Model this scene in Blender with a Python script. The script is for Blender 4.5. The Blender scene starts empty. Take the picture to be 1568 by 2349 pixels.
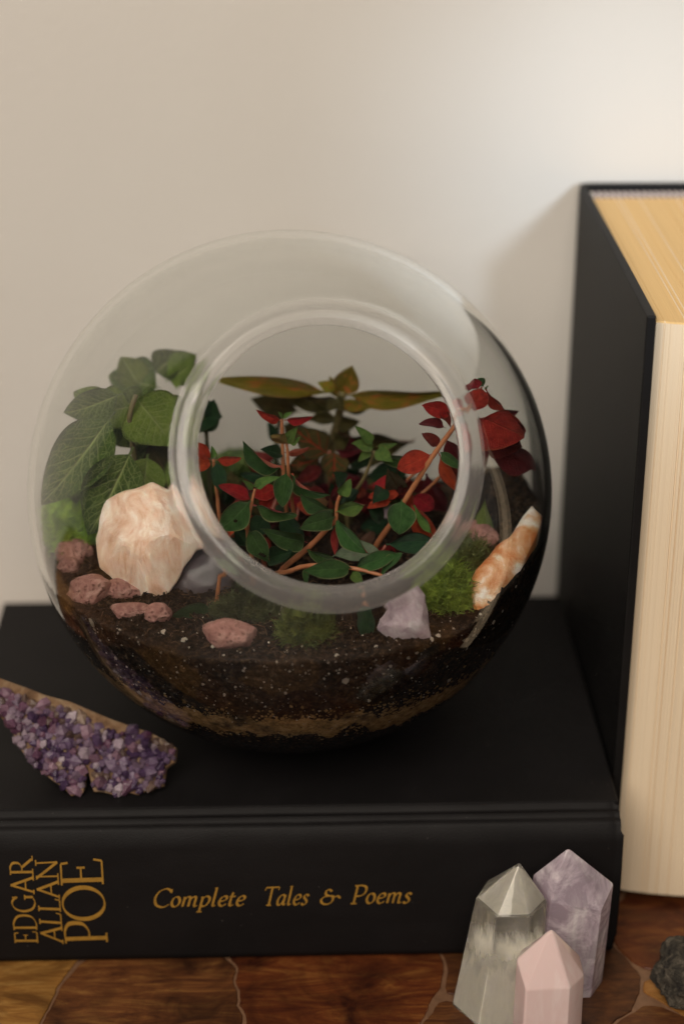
import bpy, bmesh, math, random
import numpy as np
from mathutils import Vector, Matrix, noise, Quaternion

random.seed(7)
sc = bpy.context.scene
COL = sc.collection

# ------------------------------------------------------------------ camera
FPX, PITCH, YAW, ROLL = 4469.48, 0.4352, 0.0330, 0.0032      # focal length for a 1568 x 2349 frame
CAM = Vector((-0.1136, -0.7276, 0.4235))
FW = Vector((math.sin(YAW)*math.cos(PITCH), math.cos(YAW)*math.cos(PITCH), -math.sin(PITCH)))
_r = Vector((math.cos(YAW), -math.sin(YAW), 0)); _u = _r.cross(FW)
RI = _r*math.cos(ROLL) + _u*math.sin(ROLL)
UP = -_r*math.sin(ROLL) + _u*math.cos(ROLL)
cd = bpy.data.cameras.new('camera'); cam = bpy.data.objects.new('camera', cd); COL.objects.link(cam)
cam.matrix_world = Matrix(((RI.x, UP.x, -FW.x, CAM.x), (RI.y, UP.y, -FW.y, CAM.y), (RI.z, UP.z, -FW.z, CAM.z), (0, 0, 0, 1)))
cd.sensor_fit = 'VERTICAL'; cd.sensor_height = 36; cd.sensor_width = 24; cd.lens = FPX/2349*36
cd.clip_start = 0.01; cd.clip_end = 20
cd.dof.use_dof = True; cd.dof.focus_distance = 0.632; cd.dof.aperture_fstop = 4.6
sc.camera = cam

# ------------------------------------------------------------------ world, lamps, exposure
w = bpy.data.worlds.new('World'); sc.world = w; w.use_nodes = True
bg = w.node_tree.nodes['Background']; bg.inputs[0].default_value = (1.0, 0.92, 0.82, 1); bg.inputs[1].default_value = 0.10

def area(name, loc, target, size, power, color, spread=180):
    l = bpy.data.lights.new(name, 'AREA'); l.shape = 'RECTANGLE'; l.size, l.size_y = size; l.energy = power; l.color = color
    l.spread = math.radians(spread)
    o = bpy.data.objects.new(name, l); COL.objects.link(o); o.location = loc
    o.rotation_euler = (Vector(target)-Vector(loc)).to_track_quat('-Z', 'Y').to_euler(); return o
# broad warm room light from above and in front of the shelf, a little to the left
area('room_light', (-0.42, -1.22, 1.12), (-0.1, -0.08, 0.14), (1.2, 1.1), 26, (1.0, 0.892, 0.765))
# a shaft of cooler window light falling on the wall above the standing book
sl = bpy.data.lights.new('window_light', 'SPOT'); sl.energy = 36; sl.color = (0.70, 0.85, 1.0)
sl.spot_size = math.radians(10.5); sl.spot_blend = 1.0; sl.shadow_soft_size = 0.05
so = bpy.data.objects.new('window_light', sl); COL.objects.link(so)
so.location = (0.235, -1.16, 0.45)
so.rotation_euler = (Vector((0.024, 0, 0.246))-so.location).to_track_quat('-Z', 'Y').to_euler()

sc.view_settings.view_transform = 'Standard'; sc.view_settings.look = 'None'
sc.view_settings.exposure = 0.0; sc.view_settings.gamma = 1.0; sc.view_settings.use_curve_mapping = False
cy = sc.cycles
cy.max_bounces = 24; cy.transmission_bounces = 20; cy.transparent_max_bounces = 24; cy.diffuse_bounces = 5; cy.glossy_bounces = 8
cy.caustics_reflective = False; cy.caustics_refractive = True; cy.blur_glossy = 0.0
cy.sample_clamp_indirect = 10.0
cy.use_denoising = True
try: cy.denoiser = 'OPENIMAGEDENOISE'; cy.denoising_prefilter = 'ACCURATE'; cy.denoising_input_passes = 'RGB_ALBEDO_NORMAL'
except Exception: pass

# ------------------------------------------------------------------ measuring helpers
C = Vector((-0.1112, -0.1125, 0.1452)); RO = 0.0900; RIN = 0.0877; RLIP = 0.0861   # bowl centre, outer and inner radius
T = 0.057                                                            # thickness of the lying book
def ray(u, v): return FW + RI*((u-784)/FPX) - UP*((v-1174.5)/FPX)
def at_y(u, v, y):
    d = ray(u, v); return CAM + d*((y-CAM.y)/d.y)
def at_z(u, v, z):
    d = ray(u, v); return CAM + d*((z-CAM.z)/d.z)
def A2(x, y): return (407.7+x*.2804, 721.3+y*.2804)
def A3(x, y): return (752.6+x*.2804, 721.3+y*.2804)
def A1(x, y): return (x*.3204, 752.6+y*.3204)
def A4(x, y): return (940.8+x*.3738, 627.2+y*.3738)
def A6(x, y): return (1003.5+x*.36, 1913+y*.36)
def A5(x, y): return (x*.32, 1505.3+y*.32)
def P(uv, dy):                      # a point at distance dy behind (+) or before (-) the middle of the bowl
    p = at_y(uv[0], uv[1], C.y+dy); d = p-C
    if d.length > RIN-0.0015: p = C + d*((RIN-0.0015)/d.length)
    return p

# ------------------------------------------------------------------ object helpers
def mesh(name, verts, faces, smooth=False):
    m = bpy.data.meshes.new(name); m.from_pydata([tuple(v) for v in verts], [], faces); m.update()
    if smooth: m.polygons.foreach_set('use_smooth', [True]*len(m.polygons))
    return m
def obj(name, m, mat=None, parent=None, loc=None):
    o = bpy.data.objects.new(name, m); COL.objects.link(o)
    if mat is not None and m is not None and len(m.materials) == 0:
        for x in (mat if isinstance(mat, (list, tuple)) else [mat]): m.materials.append(x)
    if parent is not None: o.parent = parent
    if loc is not None: o.location = loc
    return o
def tag(o, label=None, cat=None, group=None, kind=None):
    if label: o['label'] = label
    if cat: o['category'] = cat
    if group: o['group'] = group
    if kind: o['kind'] = kind
    return o
def thing(name, loc, label, cat, group=None):
    o = bpy.data.objects.new(name, None); COL.objects.link(o); o.location = loc; o.empty_display_size = .01
    return tag(o, label, cat, group)
def bm_mesh(name, bm, smooth=False):
    m = bpy.data.meshes.new(name); bm.to_mesh(m); bm.free()
    if smooth: m.polygons.foreach_set('use_smooth', [True]*len(m.polygons))
    return m
def box_mesh(name, lo, hi, bevel=0.0, seg=2):
    bm = bmesh.new(); bmesh.ops.create_cube(bm, size=1)
    for v in bm.verts:
        v.co = Vector([(lo[i]+hi[i])/2 + v.co[i]*(hi[i]-lo[i]) for i in range(3)])
    if bevel: bmesh.ops.bevel(bm, geom=bm.edges[:], offset=bevel, segments=seg, profile=.6, affect='EDGES')
    return bm_mesh(name, bm)
def tube(pts, radii, n=8, caps=True):
    pts = [Vector(p) for p in pts]; V = []; F = []
    up = Vector((0.3, -0.8, 0.5)).normalized()
    for i, p in enumerate(pts):
        t = (pts[min(i+1, len(pts)-1)]-pts[max(i-1, 0)]).normalized()
        a = t.cross(up)
        if a.length < 1e-4: a = t.orthogonal()
        a.normalize(); b = t.cross(a)
        r = radii[i] if isinstance(radii, (list, tuple)) else radii
        for k in range(n):
            an = 2*math.pi*k/n; V.append(p + a*(r*math.cos(an)) + b*(r*math.sin(an)))
    for i in range(len(pts)-1):
        for k in range(n):
            k2 = (k+1) % n; F.append((i*n+k, i*n+k2, (i+1)*n+k2, (i+1)*n+k))
    if caps: F.append(tuple(range(n-1, -1, -1))); F.append(tuple((len(pts)-1)*n+k for k in range(n)))
    return V, F
def smooth_path(pts, per=6):
    pts = [Vector(p) for p in pts]
    if len(pts) < 3: 
        return [pts[0].lerp(pts[-1], i/per) for i in range(per+1)]
    out = []
    for i in range(len(pts)-1):
        p0 = pts[max(i-1, 0)]; p1 = pts[i]; p2 = pts[i+1]; p3 = pts[min(i+2, len(pts)-1)]
        for k in range(per):
            t = k/per
            out.append(.5*((2*p1)+(p2-p0)*t+(2*p0-5*p1+4*p2-p3)*t*t+(3*p1-p0-3*p2+p3)*t**3))
    out.append(pts[-1]); return out

# ------------------------------------------------------------------ materials
class MT:
    def __init__(s, name):
        s.m = bpy.data.materials.new(name); s.m.use_nodes = True; s.nt = s.m.node_tree; s.N = s.nt.nodes; s.L = s.nt.links
        s.b = s.N['Principled BSDF']; s.out = s.N['Material Output']
    def n(s, t, **k):
        x = s.N.new(t)
        for a, v in k.items():
            if a.startswith('i_'): x.inputs[a[2:].replace('_', ' ')].default_value = v
            else: setattr(x, a, v)
        return x
    def l(s, a, b): s.L.new(a, b)
    def coord(s, kind='Object', scale=None):
        t = s.n('ShaderNodeTexCoord'); o = t.outputs[kind]
        if scale is not None:
            mp = s.n('ShaderNodeMapping'); mp.inputs['Scale'].default_value = scale if hasattr(scale, '__len__') else (scale,)*3
            s.l(o, mp.inputs['Vector']); o = mp.outputs[0]
        return o
    def noise(s, vec, scale, detail=4, rough=.55, dist=0):
        x = s.n('ShaderNodeTexNoise'); x.inputs['Scale'].default_value = scale; x.inputs['Detail'].default_value = detail
        x.inputs['Roughness'].default_value = rough; x.inputs['Distortion'].default_value = dist
        if vec is not None: s.l(vec, x.inputs['Vector'])
        return x.outputs['Fac']
    def ramp(s, fac, stops, interp='LINEAR'):
        x = s.n('ShaderNodeValToRGB'); x.color_ramp.interpolation = interp
        e = x.color_ramp.elements
        while len(e) < len(stops): e.new(.5)
        for i, (p, c) in enumerate(stops):
            e[i].position = p; e[i].color = (*c, 1) if len(c) == 3 else c
        s.l(fac, x.inputs[0]); return x.outputs[0]
    def math(s, op, a, b=None, c=None, clamp=False):
        x = s.n('ShaderNodeMath', operation=op); x.use_clamp = clamp
        for i, v in enumerate((a, b, c)):
            if v is None: continue
            if isinstance(v, (int, float)): x.inputs[i].default_value = v
            else: s.l(v, x.inputs[i])
        return x.outputs[0]
    def mix(s, f, a, b, blend='MIX'):
        x = s.n('ShaderNodeMix', data_type='RGBA', blend_type=blend)
        for k, v in ((0, f), (6, a), (7, b)):
            if isinstance(v, (int, float)): x.inputs[k].default_value = v
            elif isinstance(v, tuple): x.inputs[k].default_value = (*v, 1)
            else: s.l(v, x.inputs[k])
        return x.outputs[2]
    def bump(s, h, strength=.3, dist=.001):
        x = s.n('ShaderNodeBump'); x.inputs['Strength'].default_value = strength; x.inputs['Distance'].default_value = dist
        s.l(h, x.inputs['Height']); s.l(x.outputs[0], s.b.inputs['Normal']); return x
    def base(s, c):
        if isinstance(c, tuple): s.b.inputs['Base Color'].default_value = (*c, 1)
        else: s.l(c, s.b.inputs['Base Color'])
        return s
    def set(s, **k):
        for a, v in k.items(): s.b.inputs[a.replace('_', ' ')].default_value = v
        return s
    def rand(s): return s.n('ShaderNodeObjectInfo').outputs['Random']

def m_wall():
    t = MT('painted_wall'); c = t.coord('Object')
    n1 = t.noise(c, 6, 3); n2 = t.noise(c, 420, 5, .65)
    t.base(t.ramp(n1, [(.3, (.63, .60, .56)), (.7, (.66, .635, .595))])); t.set(Roughness=.75)
    t.bump(n2, .22, .001); return t.m
def m_cloth(name, col, bump=.35, rough=.62):
    t = MT(name); c = t.coord('Object')
    w1 = t.n('ShaderNodeTexWave', wave_type='BANDS', bands_direction='X'); w1.inputs['Scale'].default_value = 1400; t.l(c, w1.inputs[0])
    n = t.noise(c, 2200, 2, .6); n2 = t.noise(c, 45, 5)
    t.base(t.ramp(n2, [(.3, tuple(x*.8 for x in col)), (.75, tuple(x*1.35 for x in col))]))
    vo = t.n('ShaderNodeTexVoronoi', feature='F1'); vo.inputs['Scale'].default_value = 260; t.l(c, vo.inputs['Vector']); sp_ = t.math('MULTIPLY', t.math('LESS_THAN', vo.outputs['Distance'], .055), t.ramp(t.noise(c, 70, 2), [(.55, (0, 0, 0)), (.62, (1, 1, 1))]))
    t.l(t.mix(t.math('MULTIPLY', sp_, .8), t.b.inputs['Base Color'].links[0].from_socket, (.09, .08, .075)), t.b.inputs['Base Color'])
    t.set(Roughness=rough); t.b.inputs['Specular IOR Level'].default_value = .22
    t.bump(t.math('ADD', n, t.math('MULTIPLY', n2, .5)), bump, .0004); return t.m
def m_pages(name, axis_scale, c0, c1):
    t = MT(name); c = t.coord('Object', axis_scale)
    n = t.noise(c, 1, 6, .72); n2 = t.noise(t.coord('Object'), 14, 3)
    col = t.ramp(n, [(.10, c0), (.50, c1), (.9, tuple(min(1, x*1.06) for x in c1))])
    t.base(t.mix(t.math('MULTIPLY', n2, .25), col, tuple(x*.82 for x in c1))); t.set(Roughness=.7)
    t.bump(n, .18, .0004); return t.m
def m_glass():
    t = MT('clear_glass'); g = t.n('ShaderNodeBsdfGlass'); g.inputs['IOR'].default_value = 1.46; g.inputs['Roughness'].default_value = 0.0
    g.inputs['Color'].default_value = (.985, .99, .985, 1)
    t.l(g.outputs[0], t.out.inputs['Surface']); t.N.remove(t.b); return t.m
def m_lip():
    t = MT('ground_glass_lip'); g = t.n('ShaderNodeBsdfGlass'); g.inputs['IOR'].default_value = 1.46; g.inputs['Roughness'].default_value = .20
    g.inputs['Color'].default_value = (.97, .97, .965, 1)
    t.base((.52, .49, .47)); t.set(Roughness=.22)
    mx = t.n('ShaderNodeMixShader'); mx.inputs[0].default_value = .17; t.l(g.outputs[0], mx.inputs[1]); t.l(t.b.outputs[0], mx.inputs[2]); t.l(mx.outputs[0], t.out.inputs['Surface']); return t.m
def m_soil():
    t = MT('potting_soil'); c = t.coord('Object')
    n = t.noise(c, 560, 7, .78); n2 = t.noise(c, 60, 4)
    a = t.ramp(n, [(.40, (.005, .0035, .003)), (.49, (.020, .012, .008)), (.57, (.085, .048, .024)), (.70, (.22, .135, .07))])
    t.base(t.mix(t.math('MULTIPLY', n2, .6), a, (.012, .007, .005))); t.set(Roughness=.9)
    t.b.inputs['Specular IOR Level'].default_value = .25
    t.bump(n, 1.0, .003); return t.m
def m_sand():
    t = MT('tan_sand'); c = t.coord('Object'); n = t.noise(c, 350, 6, .7); n2 = t.noise(c, 90, 4, .6)
    a = t.ramp(n, [(.3, (.10, .06, .022)), (.5, (.40, .24, .09)), (.7, (.62, .42, .20))])
    t.base(t.mix(t.ramp(n2, [(.32, (0, 0, 0)), (.48, (1, 1, 1))]), (.03, .017, .009), a)); t.set(Roughness=.85); t.bump(n, .8, .002); return t.m
def m_rock(name, stops, scale=60, detail=7, rough=.6, bump=.6, dist=.0015, sss=0, trans=0, nscale=None, rad=(.01, .006, .004), stretch=None, spots=None, dst=.4):
    t = MT(name); c = t.coord('Object', stretch) if stretch else t.coord('Object')
    n = t.noise(c, scale, detail, .62, dst); n2 = t.noise(c, nscale or scale*5, 6, .7)
    col = t.ramp(n, stops)
    if spots:
        v = t.noise(c, spots[0], 3, .6); col = t.mix(t.ramp(v, [(spots[1], (0, 0, 0)), (spots[1]+.07, (1, 1, 1))]), col, spots[2])
    t.base(col); t.set(Roughness=rough)
    if sss:
        t.b.inputs['Subsurface Weight'].default_value = sss; t.b.inputs['Subsurface Radius'].default_value = rad; t.b.inputs['Subsurface Scale'].default_value = 1.0
    if trans: t.b.inputs['Transmission Weight'].default_value = trans; t.b.inputs['IOR'].default_value = 1.5
    t.bump(t.math('ADD', n2, t.math('MULTIPLY', n, .6)), bump, dist); return t.m
def m_lava(name, stops, *a, **k):
    t = MT(name); c = t.coord('Object'); n = t.noise(c, 190, 7, .7, .5)
    vo = t.n('ShaderNodeTexVoronoi', feature='F1'); vo.inputs['Scale'].default_value = 760; vo.inputs['Randomness'].default_value = 1; t.l(c, vo.inputs['Vector'])
    pit = t.ramp(vo.outputs['Distance'], [(.10, (.35, .35, .35)), (.45, (1, 1, 1))]); n3 = t.noise(c, 75, 4)
    deep = t.math('MAXIMUM', pit, t.ramp(n3, [(.42, (1, 1, 1)), (.58, (0, 0, 0))]))
    t.base(t.mix(t.math('MULTIPLY_ADD', deep, .72, .28), (.075, .022, .016), t.ramp(n, stops))); t.set(Roughness=.9)
    t.bump(t.math('ADD', deep, t.math('MULTIPLY', n, .7)), .8, .0012); return t.m
def m_stem(name, c0, c1):
    t = MT(name); c = t.coord('Object'); n = t.noise(c, 160, 4, .6)
    t.base(t.ramp(n, [(.35, c0), (.65, c1)])); t.set(Roughness=.55)
    t.b.inputs['Subsurface Weight'].default_value = .15; t.b.inputs['Subsurface Radius'].default_value = (.002, .001, .0005)
    t.bump(t.noise(c, 900, 3), .2, .0004); return t.m
def m_leaf(name, c0, c1, vein, rim, nside=8, vw=.07, veinamt=.6, net=False, rough=.45, patch=None, slope=2.2):
    """u runs along the leaf, v across it (0..1)"""
    t = MT(name); uv = t.n('ShaderNodeTexCoord').outputs['UV']; sp = t.n('ShaderNodeSeparateXYZ'); t.l(uv, sp.inputs[0])
    u, v = sp.outputs[0], sp.outputs[1]
    av = t.math('ABSOLUTE', t.math('MULTIPLY_ADD', v, 2.0, -1.0))
    c = t.coord('Object'); wob = t.noise(c, 3.5, 3)
    mid = t.math('SUBTRACT', 1.0, t.math('DIVIDE', av, vw*.8), clamp=True)
    ph = t.math('ADD', t.math('SUBTRACT', t.math('MULTIPLY', u, nside), t.math('MULTIPLY', t.math('POWER', av, .8), slope)), t.math('MULTIPLY', wob, .8))
    fr = t.math('ABSOLUTE', t.math('SUBTRACT', t.math('FRACT', ph), .5))
    side = t.math('SUBTRACT', 1.0, t.math('DIVIDE', fr, vw*1.1), clamp=True)
    side = t.math('MULTIPLY', side, t.math('SUBTRACT', 1.05, av, clamp=True))
    V = t.math('MAXIMUM', mid, side)
    if net:
        vo = t.n('ShaderNodeTexVoronoi', feature='DISTANCE_TO_EDGE'); vo.inputs['Scale'].default_value = 13; t.l(c, vo.inputs['Vector'])
        nt = t.math('SUBTRACT', 1.0, t.math('DIVIDE', vo.outputs['Distance'], .06), clamp=True)
        V = t.math('MAXIMUM', V, t.math('MULTIPLY', nt, .6))
    n = t.noise(c, 5, 5, .6); r = t.rand()
    col = t.ramp(n, [(.3, c0), (.7, c1)])
    hs = t.n('ShaderNodeHueSaturation'); t.l(col, hs.inputs['Color']); t.l(t.math('MULTIPLY_ADD', r, .8, 1.15), hs.inputs['Value'])
    t.l(t.math('MULTIPLY_ADD', r, .03, .485), hs.inputs['Hue']); col = hs.outputs[0]
    if patch:
        pn = t.noise(c, patch[0], 4, .6); col = t.mix(t.ramp(pn, [(patch[1], (0, 0, 0)), (patch[1]+.1, (1, 1, 1))]), col, patch[2])
    col = t.mix(t.math('MULTIPLY', V, veinamt), col, vein)
    edge = t.ramp(av, [(.90, (0, 0, 0)), (.97, (1, 1, 1))])
    col = t.mix(t.math('MULTIPLY', edge, .75), col, rim)
    t.base(col); t.set(Roughness=rough); t.b.inputs['Specular IOR Level'].default_value = .35
    t.b.inputs['Subsurface Weight'].default_value = .12; t.b.inputs['Subsurface Radius'].default_value = (.001, .0015, .0005)
    # brown blemishes here and there, and light passing through the blade
    bl = t.math('MULTIPLY', t.ramp(t.noise(c, 7, 5, .7), [(.68, (0, 0, 0)), (.76, (1, 1, 1))]), .45); col = t.mix(bl, col, tuple(x*.45+.012 for x in c0)); t.base(col)
    h = t.math('SUBTRACT', t.math('MULTIPLY', t.noise(c, 40, 4), .35), t.math('MULTIPLY', V, .5))
    t.bump(h, .7, .03); t.l(t.math('MULTIPLY_ADD', t.noise(c, 9, 4), .4, rough-.2), t.b.inputs['Roughness'])
    tl = t.n('ShaderNodeBsdfTranslucent'); t.l(col, tl.inputs[0]); mx = t.n('ShaderNodeMixShader'); mx.inputs[0].default_value = .18
    t.l(t.b.outputs[0], mx.inputs[1]); t.l(tl.outputs[0], mx.inputs[2]); t.l(mx.outputs[0], t.out.inputs['Surface']); return t.m
def m_plain(name, col, rough=.6, **k):
    t = MT(name); c = t.coord('Object'); n = t.noise(c, 300, 3)
    t.base(t.ramp(n, [(.3, tuple(x*.8 for x in col)), (.7, tuple(min(1, x*1.15) for x in col))])); t.set(Roughness=rough)
    for a, v in k.items(): t.b.inputs[a.replace('_', ' ')].default_value = v
    return t.m

M_WALL = m_wall()
M_BLACK = m_cloth('black_book_cloth', (.0050, .0042, .0045))
M_BLACK2 = m_cloth('charcoal_book_cloth', (.0060, .0055, .0055), .3, .58)
M_GOLD = m_plain('gold_foil', (.32, .17, .026), .4)
M_PAGE_F = m_pages('page_edges', (2600, 40, 5), (.68, .53, .36), (.80, .66, .48))
M_PAGE_T = m_pages('page_tops', (1500, 9, 9), (.52, .34, .14), (.74, .50, .22))
M_PAGE_P = m_pages('page_edges_lying', (6, 40, 1500), (.46, .31, .165), (.72, .53, .33))
M_GLASS = m_glass()

# ------------------------------------------------------------------ the setting
wall = obj('wall', box_mesh('wall', (-1.6, 0.0012, -.4), (1.4, .03, 1.5)), M_WALL); tag(wall, kind='structure')

def m_slice(name, a, b, c_, seed):
    t = MT(name); c = t.coord('Object', (14, 60, 14)); n = t.noise(c, 2.2, 9, .7, 2.2)
    n2 = t.noise(t.coord('Object'), 38, 5, .6, .8); n3 = t.noise(t.coord('Object', (40, 260, 40)), 3, 6, .7)
    col = t.ramp(n, [(.32, a), (.5, b), (.68, c_)])
    col = t.mix(t.ramp(n2, [(.42, (0, 0, 0)), (.68, (1, 1, 1))]), col, tuple(x*.45 for x in a))
    col = t.mix(t.ramp(n3, [(.6, (0, 0, 0)), (.75, (.7, .7, .7))]), col, (.02, .009, .004))
    t.base(col); t.set(Roughness=.48); t.b.inputs['Specular IOR Level'].default_value = .3; t.b.inputs['Coat Weight'].default_value = .06; t.b.inputs['Coat Roughness'].default_value = .25
    t.bump(n, .12, .001); return t.m
M_SEAM = m_plain('pale_seam', (.17, .09, .05), .4)
SL = [m_slice('wood_gold', (.15, .060, .014), (.25, .115, .026), (.38, .21, .06), 1),
      m_slice('wood_brown', (.055, .018, .007), (.12, .042, .013), (.22, .10, .028), 2),
      m_slice('wood_red', (.055, .011, .004), (.11, .028, .007), (.20, .075, .018), 3),
      m_slice('wood_dark', (.035, .012, .005), (.08, .028, .010), (.14, .055, .016), 4),
      m_slice('wood_orange', (.17, .065, .014), (.27, .12, .03), (.34, .17, .05), 5)]
table = obj('tabletop', box_mesh('tabletop', (-.75, -.95, -.03), (.60, .001, -.0012), .001), m_plain('dark_table_edge', (.03, .014, .007), .45)); tag(table, kind='structure')  # slab extended unseen at the front, kept dark for its reflection in the bowl
# inlaid wood slices: irregular cells round jittered seeds, each with a rounded outline and a narrow seam
def clip_poly(poly, px, py, nx, ny):
    out = []
    for i in range(len(poly)):
        a = poly[i]; b = poly[(i+1) % len(poly)]
        da = (a[0]-px)*nx+(a[1]-py)*ny; db = (b[0]-px)*nx+(b[1]-py)*ny
        if da <= 0: out.append(a)
        if (da < 0 < db) or (db < 0 < da):
            t = da/(da-db); out.append((a[0]+(b[0]-a[0])*t, a[1]+(b[1]-a[1])*t))
    return out
_rs = random.Random(5)
seeds = [(-.222, -.206, 0), (-.159, -.214, 1), (-.098, -.206, 2), (-.052, -.240, 3), (-.022, -.198, 3), (.030, -.175, 2), (.036, -.215, 4), (.012, -.236, 1), (-.130, -.256, 4), (-.20, -.262, 3)]
for ix in range(-6, 6):
    for iy in range(0, 6):
        p = (ix*.085+_rs.uniform(-.02, .02), -.03-iy*.10+_rs.uniform(-.025, .025))
        if all((p[0]-s[0])**2+(p[1]-s[1])**2 > .055**2 for s in seeds): seeds.append((*p, _rs.randrange(5) if p[1] > -.25 else 3))  # unseen front slices all dark, to weaken their reflection in the bowl
for i, (sx, sy, k) in enumerate(seeds):
    poly = [(max(sx-.12, -.745), max(sy-.12, -.615)), (min(sx+.12, .595), max(sy-.12, -.615)), (min(sx+.12, .595), min(sy+.12, -.004)), (max(sx-.12, -.745), min(sy+.12, -.004))]
    for j, s2 in enumerate(seeds):
        if j == i: continue
        dx, dy = s2[0]-sx, s2[1]-sy; d = math.hypot(dx, dy)
        if d > .30: continue
        g = .0004
        poly = clip_poly(poly, sx+dx/2-dx/d*g, sy+dy/2-dy/d*g, dx/d, dy/d)
        if len(poly) < 3: break
    if len(poly) < 3: continue
    # round the outline (two Chaikin passes) and wobble it
    for fk in (.10, .2, .25):
        poly = [q for a, b in zip(poly, poly[1:]+poly[:1]) for q in ((a[0]*(1-fk)+b[0]*fk, a[1]*(1-fk)+b[1]*fk), (a[0]*fk+b[0]*(1-fk), a[1]*fk+b[1]*(1-fk)))]
    fine_ = []
    for a, b in zip(poly, poly[1:]+poly[:1]):
        nn_ = max(1, int(math.hypot(b[0]-a[0], b[1]-a[1])/.002)); fine_ += [(a[0]+(b[0]-a[0])*j/nn_, a[1]+(b[1]-a[1])*j/nn_) for j in range(nn_)]
    wob_ = lambda x, y, o_: .0075*noise.noise(Vector((x*28, y*28, o_)))+.0022*noise.noise(Vector((x*110, y*110, o_+3)))+.0005*noise.noise(Vector((x*500, y*500, o_+3)))
    poly = [(x+wob_(x, y, 1), min(-.004, y+wob_(x, y, 50))) for x, y in fine_]
    n = len(poly); ins = [(sx+(x-sx)*.99, sy+(y-sy)*.99) for x, y in poly]
    V = [(x, y, -.0012) for x, y in poly]+[(x, y, -.0003) for x, y in poly]+[(x, y, 0) for x, y in ins]
    F = [(j, (j+1) % n, n+(j+1) % n, n+j) for j in range(n)]+[(n+j, n+(j+1) % n, 2*n+(j+1) % n, 2*n+j) for j in range(n)]+[tuple(2*n+j for j in range(n))]
    obj('wood_slice', mesh('wood_slice', V, F), SL[k], table)
# pale mortar between the slices
V = [(-.745, -.615, -.0006), (.595, -.615, -.0006), (.595, -.004, -.0006), (-.745, -.004, -.0006)]
obj('seam', mesh('seam', V, [(0, 1, 2, 3)]), M_SEAM, table)

# ------------------------------------------------------------------ lying book
D0 = .1742; XL, XR = -.2273, -.0013; YB = -.0233
book = thing('hardback_book', (-.114, -.1, 0), 'black cloth hardback book lying flat with gold lettering on its spine', 'book')
def bobj(name, m, mat, par=None):
    o = obj(name, m, mat, par if par else book); 
    if par is None: o.location = -book.location
    return o
bobj('cover', box_mesh('cover', (XL, -D0+.0005, T-.0032), (XR, YB, T), .0007), M_BLACK)
bobj('cover', box_mesh('cover', (XL, -D0+.0005, 0.0002), (XR, YB, .0032), .0007), M_BLACK)
bobj('page_block', box_mesh('page_block', (XL+.004, -D0+.001, .0034), (XR-.004, YB-.004, T-.0034), .0004), M_PAGE_P)
# spine: French groove, shoulder, gently rounded back, wrapped cloth with soft wear at the ends
prof = [(-D0+.0012, T-.0004), (-D0+.0002, T-.0006), (-D0-.0006, T-.0020), (-D0-.0016, T-.0026), (-D0-.0026, T-.0020), (-D0-.0034, T-.0019),
        (-D0-.0042, T-.0030), (-D0-.0050, T-.0036), (-D0-.0060, T-.0033), (-D0-.0071, T-.0045), (-D0-.0079, T-.0066)]
def spine_y(z):                       # the rounded back below the shoulder
    k = (z-.0275)/.030; return -D0-.0098+.0024*min(1, k*k)
zz = [T-.0085-(T-.0095)*i/22 for i in range(23)]
prof += [(spine_y(z), z) for z in zz]
prof += [(-D0-.0055, .0003), (-D0-.001, .0003)]
NX = 90; V = []; F = []
inner = [(-D0-.0005, .0012)]
for i in range(NX+1):
    x = XL+(XR-XL)*i/NX
    e = min(x-XL, XR-x); endr = max(0, 1-e/.0022)
    for j, (y, z) in enumerate(prof):
        wob = .00022*noise.noise(Vector((x*40, j*.35, 1.3)))+.00012*noise.noise(Vector((x*140, j*.8, 4)))
        kz = (z-T/2)
        V.append((x + (.0009 if 11 <= j <= 30 else 0)*(1 if x > -.01 else 0)*endr, y - wob + .0009*endr**2, z - .03*kz*0 + .6*wob - (.0006*endr**2 if j < 11 else 0)))
    V.append((x, -D0+.0012, .0012)); V.append((x, -D0+.0012, T-.0034))
n = len(prof)+2
for i in range(NX):
    for j in range(n):
        j2 = (j+1) % n; F.append((i*n+j, i*n+j2, (i+1)*n+j2, (i+1)*n+j))
F.append(tuple(range(n))); F.append(tuple(NX*n+j for j in range(n-1, -1, -1)))
spine = bobj('spine', mesh('spine', V, F, True), M_BLACK)
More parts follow.
